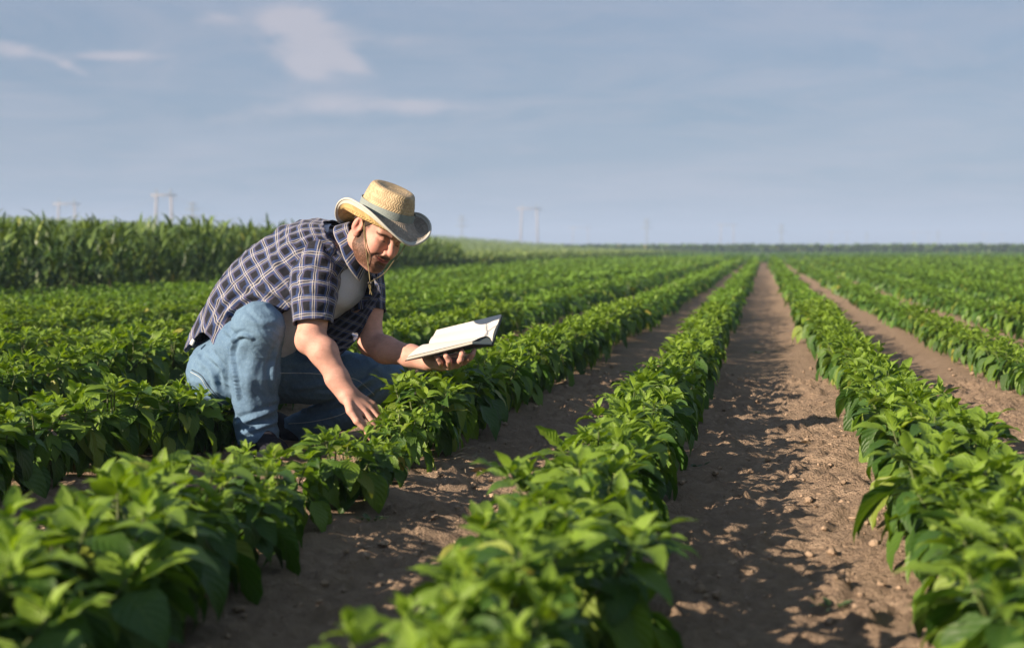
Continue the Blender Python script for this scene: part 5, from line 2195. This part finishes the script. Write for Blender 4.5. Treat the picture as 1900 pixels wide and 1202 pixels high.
# ------------------------------------------------------------------ the open book
Gl, Gr = cpt(795, 645, 5.165), cpt(913, 634, 5.145)
Nl, Nr = cpt(754, 663, 5.035), cpt(876, 633, 5.005)
Fl, Fr = cpt(810, 612, 5.265), cpt(930, 583, 5.250)
book_base = to_world(0.5 * (Gl + Gr))
book = empty('book', book_base, 'open hardcover notebook with blank white pages held in the man\'s left hand', 'book')
parent_base[book.name] = book_base
M_page = simple_mat('paper', (0.57, 0.555, 0.53), 0.75, 0.2)
M_pedge = simple_mat('page_edges', (0.52, 0.50, 0.44), 0.85, 0.1, 0.12, 300)
M_cover = simple_mat('book_cover', (0.022, 0.016, 0.014), 0.45, 0.4, 0.2, 30, 0.001, 300)


def book_part(name, bag, mat, parent=None, smooth=True):
    bag.V = [to_world(v) - book_base for v in bag.V]
    return obj(name, bag.mesh(name, mat, smooth), parent or book)


def leafblock(A, B, C, Dd, up, thick, hump, curve):
    """block of pages between the gutter A-B and the fore edge C-Dd"""
    ns, nl = 18, 10
    top = np.zeros((ns, nl, 3))
    for i, s in enumerate(np.linspace(0, 1, ns)):
        for j, q in enumerate(np.linspace(0, 1, nl)):
            p = (A * (1 - q) + B * q) * (1 - s) + (C * (1 - q) + Dd * q) * s
            hgt = hump * math.sin(math.pi * min(1, (s / 0.62) ** 0.62)) if s < 0.62 else 0
            top[i, j] = p + up * (hgt + curve * math.sin(math.pi * s) - 0.006 * (1 - s) ** 8)
    return top


def make_half(A, B, C, Dd, flip, hump, thick, curve):
    S = (B - A) / np.linalg.norm(B - A)
    w = 0.5 * (C + Dd) - 0.5 * (A + B)
    up = np.cross(S, w) * flip
    up /= np.linalg.norm(up)
    top = leafblock(A, B, C, Dd, up, thick, hump, curve)
    b = Bag()
    b.grid(top)
    pg = book_part('page', b, M_page)
    # block under the page: edges with paper grain
    e = Bag()
    low = np.zeros_like(top)
    ns = top.shape[0]
    for i, s in enumerate(np.linspace(0, 1, ns)):
        for j, q in enumerate(np.linspace(0, 1, top.shape[1])):
            p = (A * (1 - q) + B * q) * (1 - s) + (C * (1 - q) + Dd * q) * s
            low[i, j] = p - up * thick
    t2 = top - up * 0.0008
    e.grid(np.stack([t2[:, 0], low[:, 0]]))
    e.grid(np.stack([low[:, -1], t2[:, -1]]))
    e.grid(np.stack([t2[-1], low[-1]]))
    e.grid(low)
    book_part('page_block', e, M_pedge, None, False)
    c = Bag()
    cen = 0.25 * (A + B + C + Dd) - up * (thick + 0.0025)
    wv = w / np.linalg.norm(w)
    ext = lambda p, ds, dw: p + S * ds + wv * dw
    quad = [ext(A, -0.004, -0.003), ext(B, 0.004, -0.003), ext(Dd, 0.004, 0.005), ext(C, -0.004, 0.005)]
    tp = [p - up * (thick + 0.0008) for p in quad]
    bt = [p - up * (thick + 0.0042) for p in quad]
    c.add(np.array(tp + bt), np.array([[0, 1, 2, 3], [7, 6, 5, 4], [0, 4, 5, 1], [1, 5, 6, 2], [2, 6, 7, 3], [3, 7, 4, 0]]))
    book_part('cover', c, M_cover, None, False)
    return up, S, thick


u1, S1, t1 = make_half(Gl, Gr, Nl, Nr, -1, 0.016, 0.009, 0.0)
u2, S2, t2_ = make_half(Gl, Gr, Fl, Fr, 1, 0.012, 0.009, 0.004)
b = Bag()
um = (u1 + u2) / np.linalg.norm(u1 + u2)
b.tube([Gl - S1 * 0.004 - um * 0.010, Gr + S1 * 0.004 - um * 0.010], 0.0075, 8)
book_part('spine', b, M_cover)
# a few loose pages arching beside the gutter
for k in range(2):
    S = S1
    b = Bag()
    n = 14
    P = np.zeros((n, 6, 3))
    for i, s in enumerate(np.linspace(0, 1, n)):
        for j, q in enumerate(np.linspace(0, 1, 6)):
            a_ = Gl * (1 - q) + Gr * q
            c_ = Nl * (1 - q) + Nr * q
            P[i, j] = a_ + (c_ - a_) * s * 0.96 + u1 * (0.0185 - 0.004 * k) * math.sin(math.pi * min(1, s ** 0.55)) + u1 * 0.001
    b.grid(P)
    book_part('loose_page', b, M_page)

# ------------------------------------------------------------------ the air between here and the horizon
hb = Bag()
hb.box((0, 1400, 20.5), (2950, 0, 0), (0, 1730, 0), (0, 0, 22.5))
hz = obj('haze', hb.mesh('haze', None, False))
tag(hz, kind='stuff')
mh = bpy.data.materials.new('haze')
mh.use_nodes = True
nt = mh.node_tree
nt.nodes.clear()
ho = nt.nodes.new('ShaderNodeOutputMaterial')
pv = nt.nodes.new('ShaderNodeVolumePrincipled')
pv.inputs['Color'].default_value = (0.53, 0.70, 0.98, 1)
pv.inputs['Density'].default_value = HAZE_DENSITY
pv.inputs['Anisotropy'].default_value = 0.0
nt.links.new(pv.outputs[0], ho.inputs['Volume'])
hz.data.materials.append(mh)
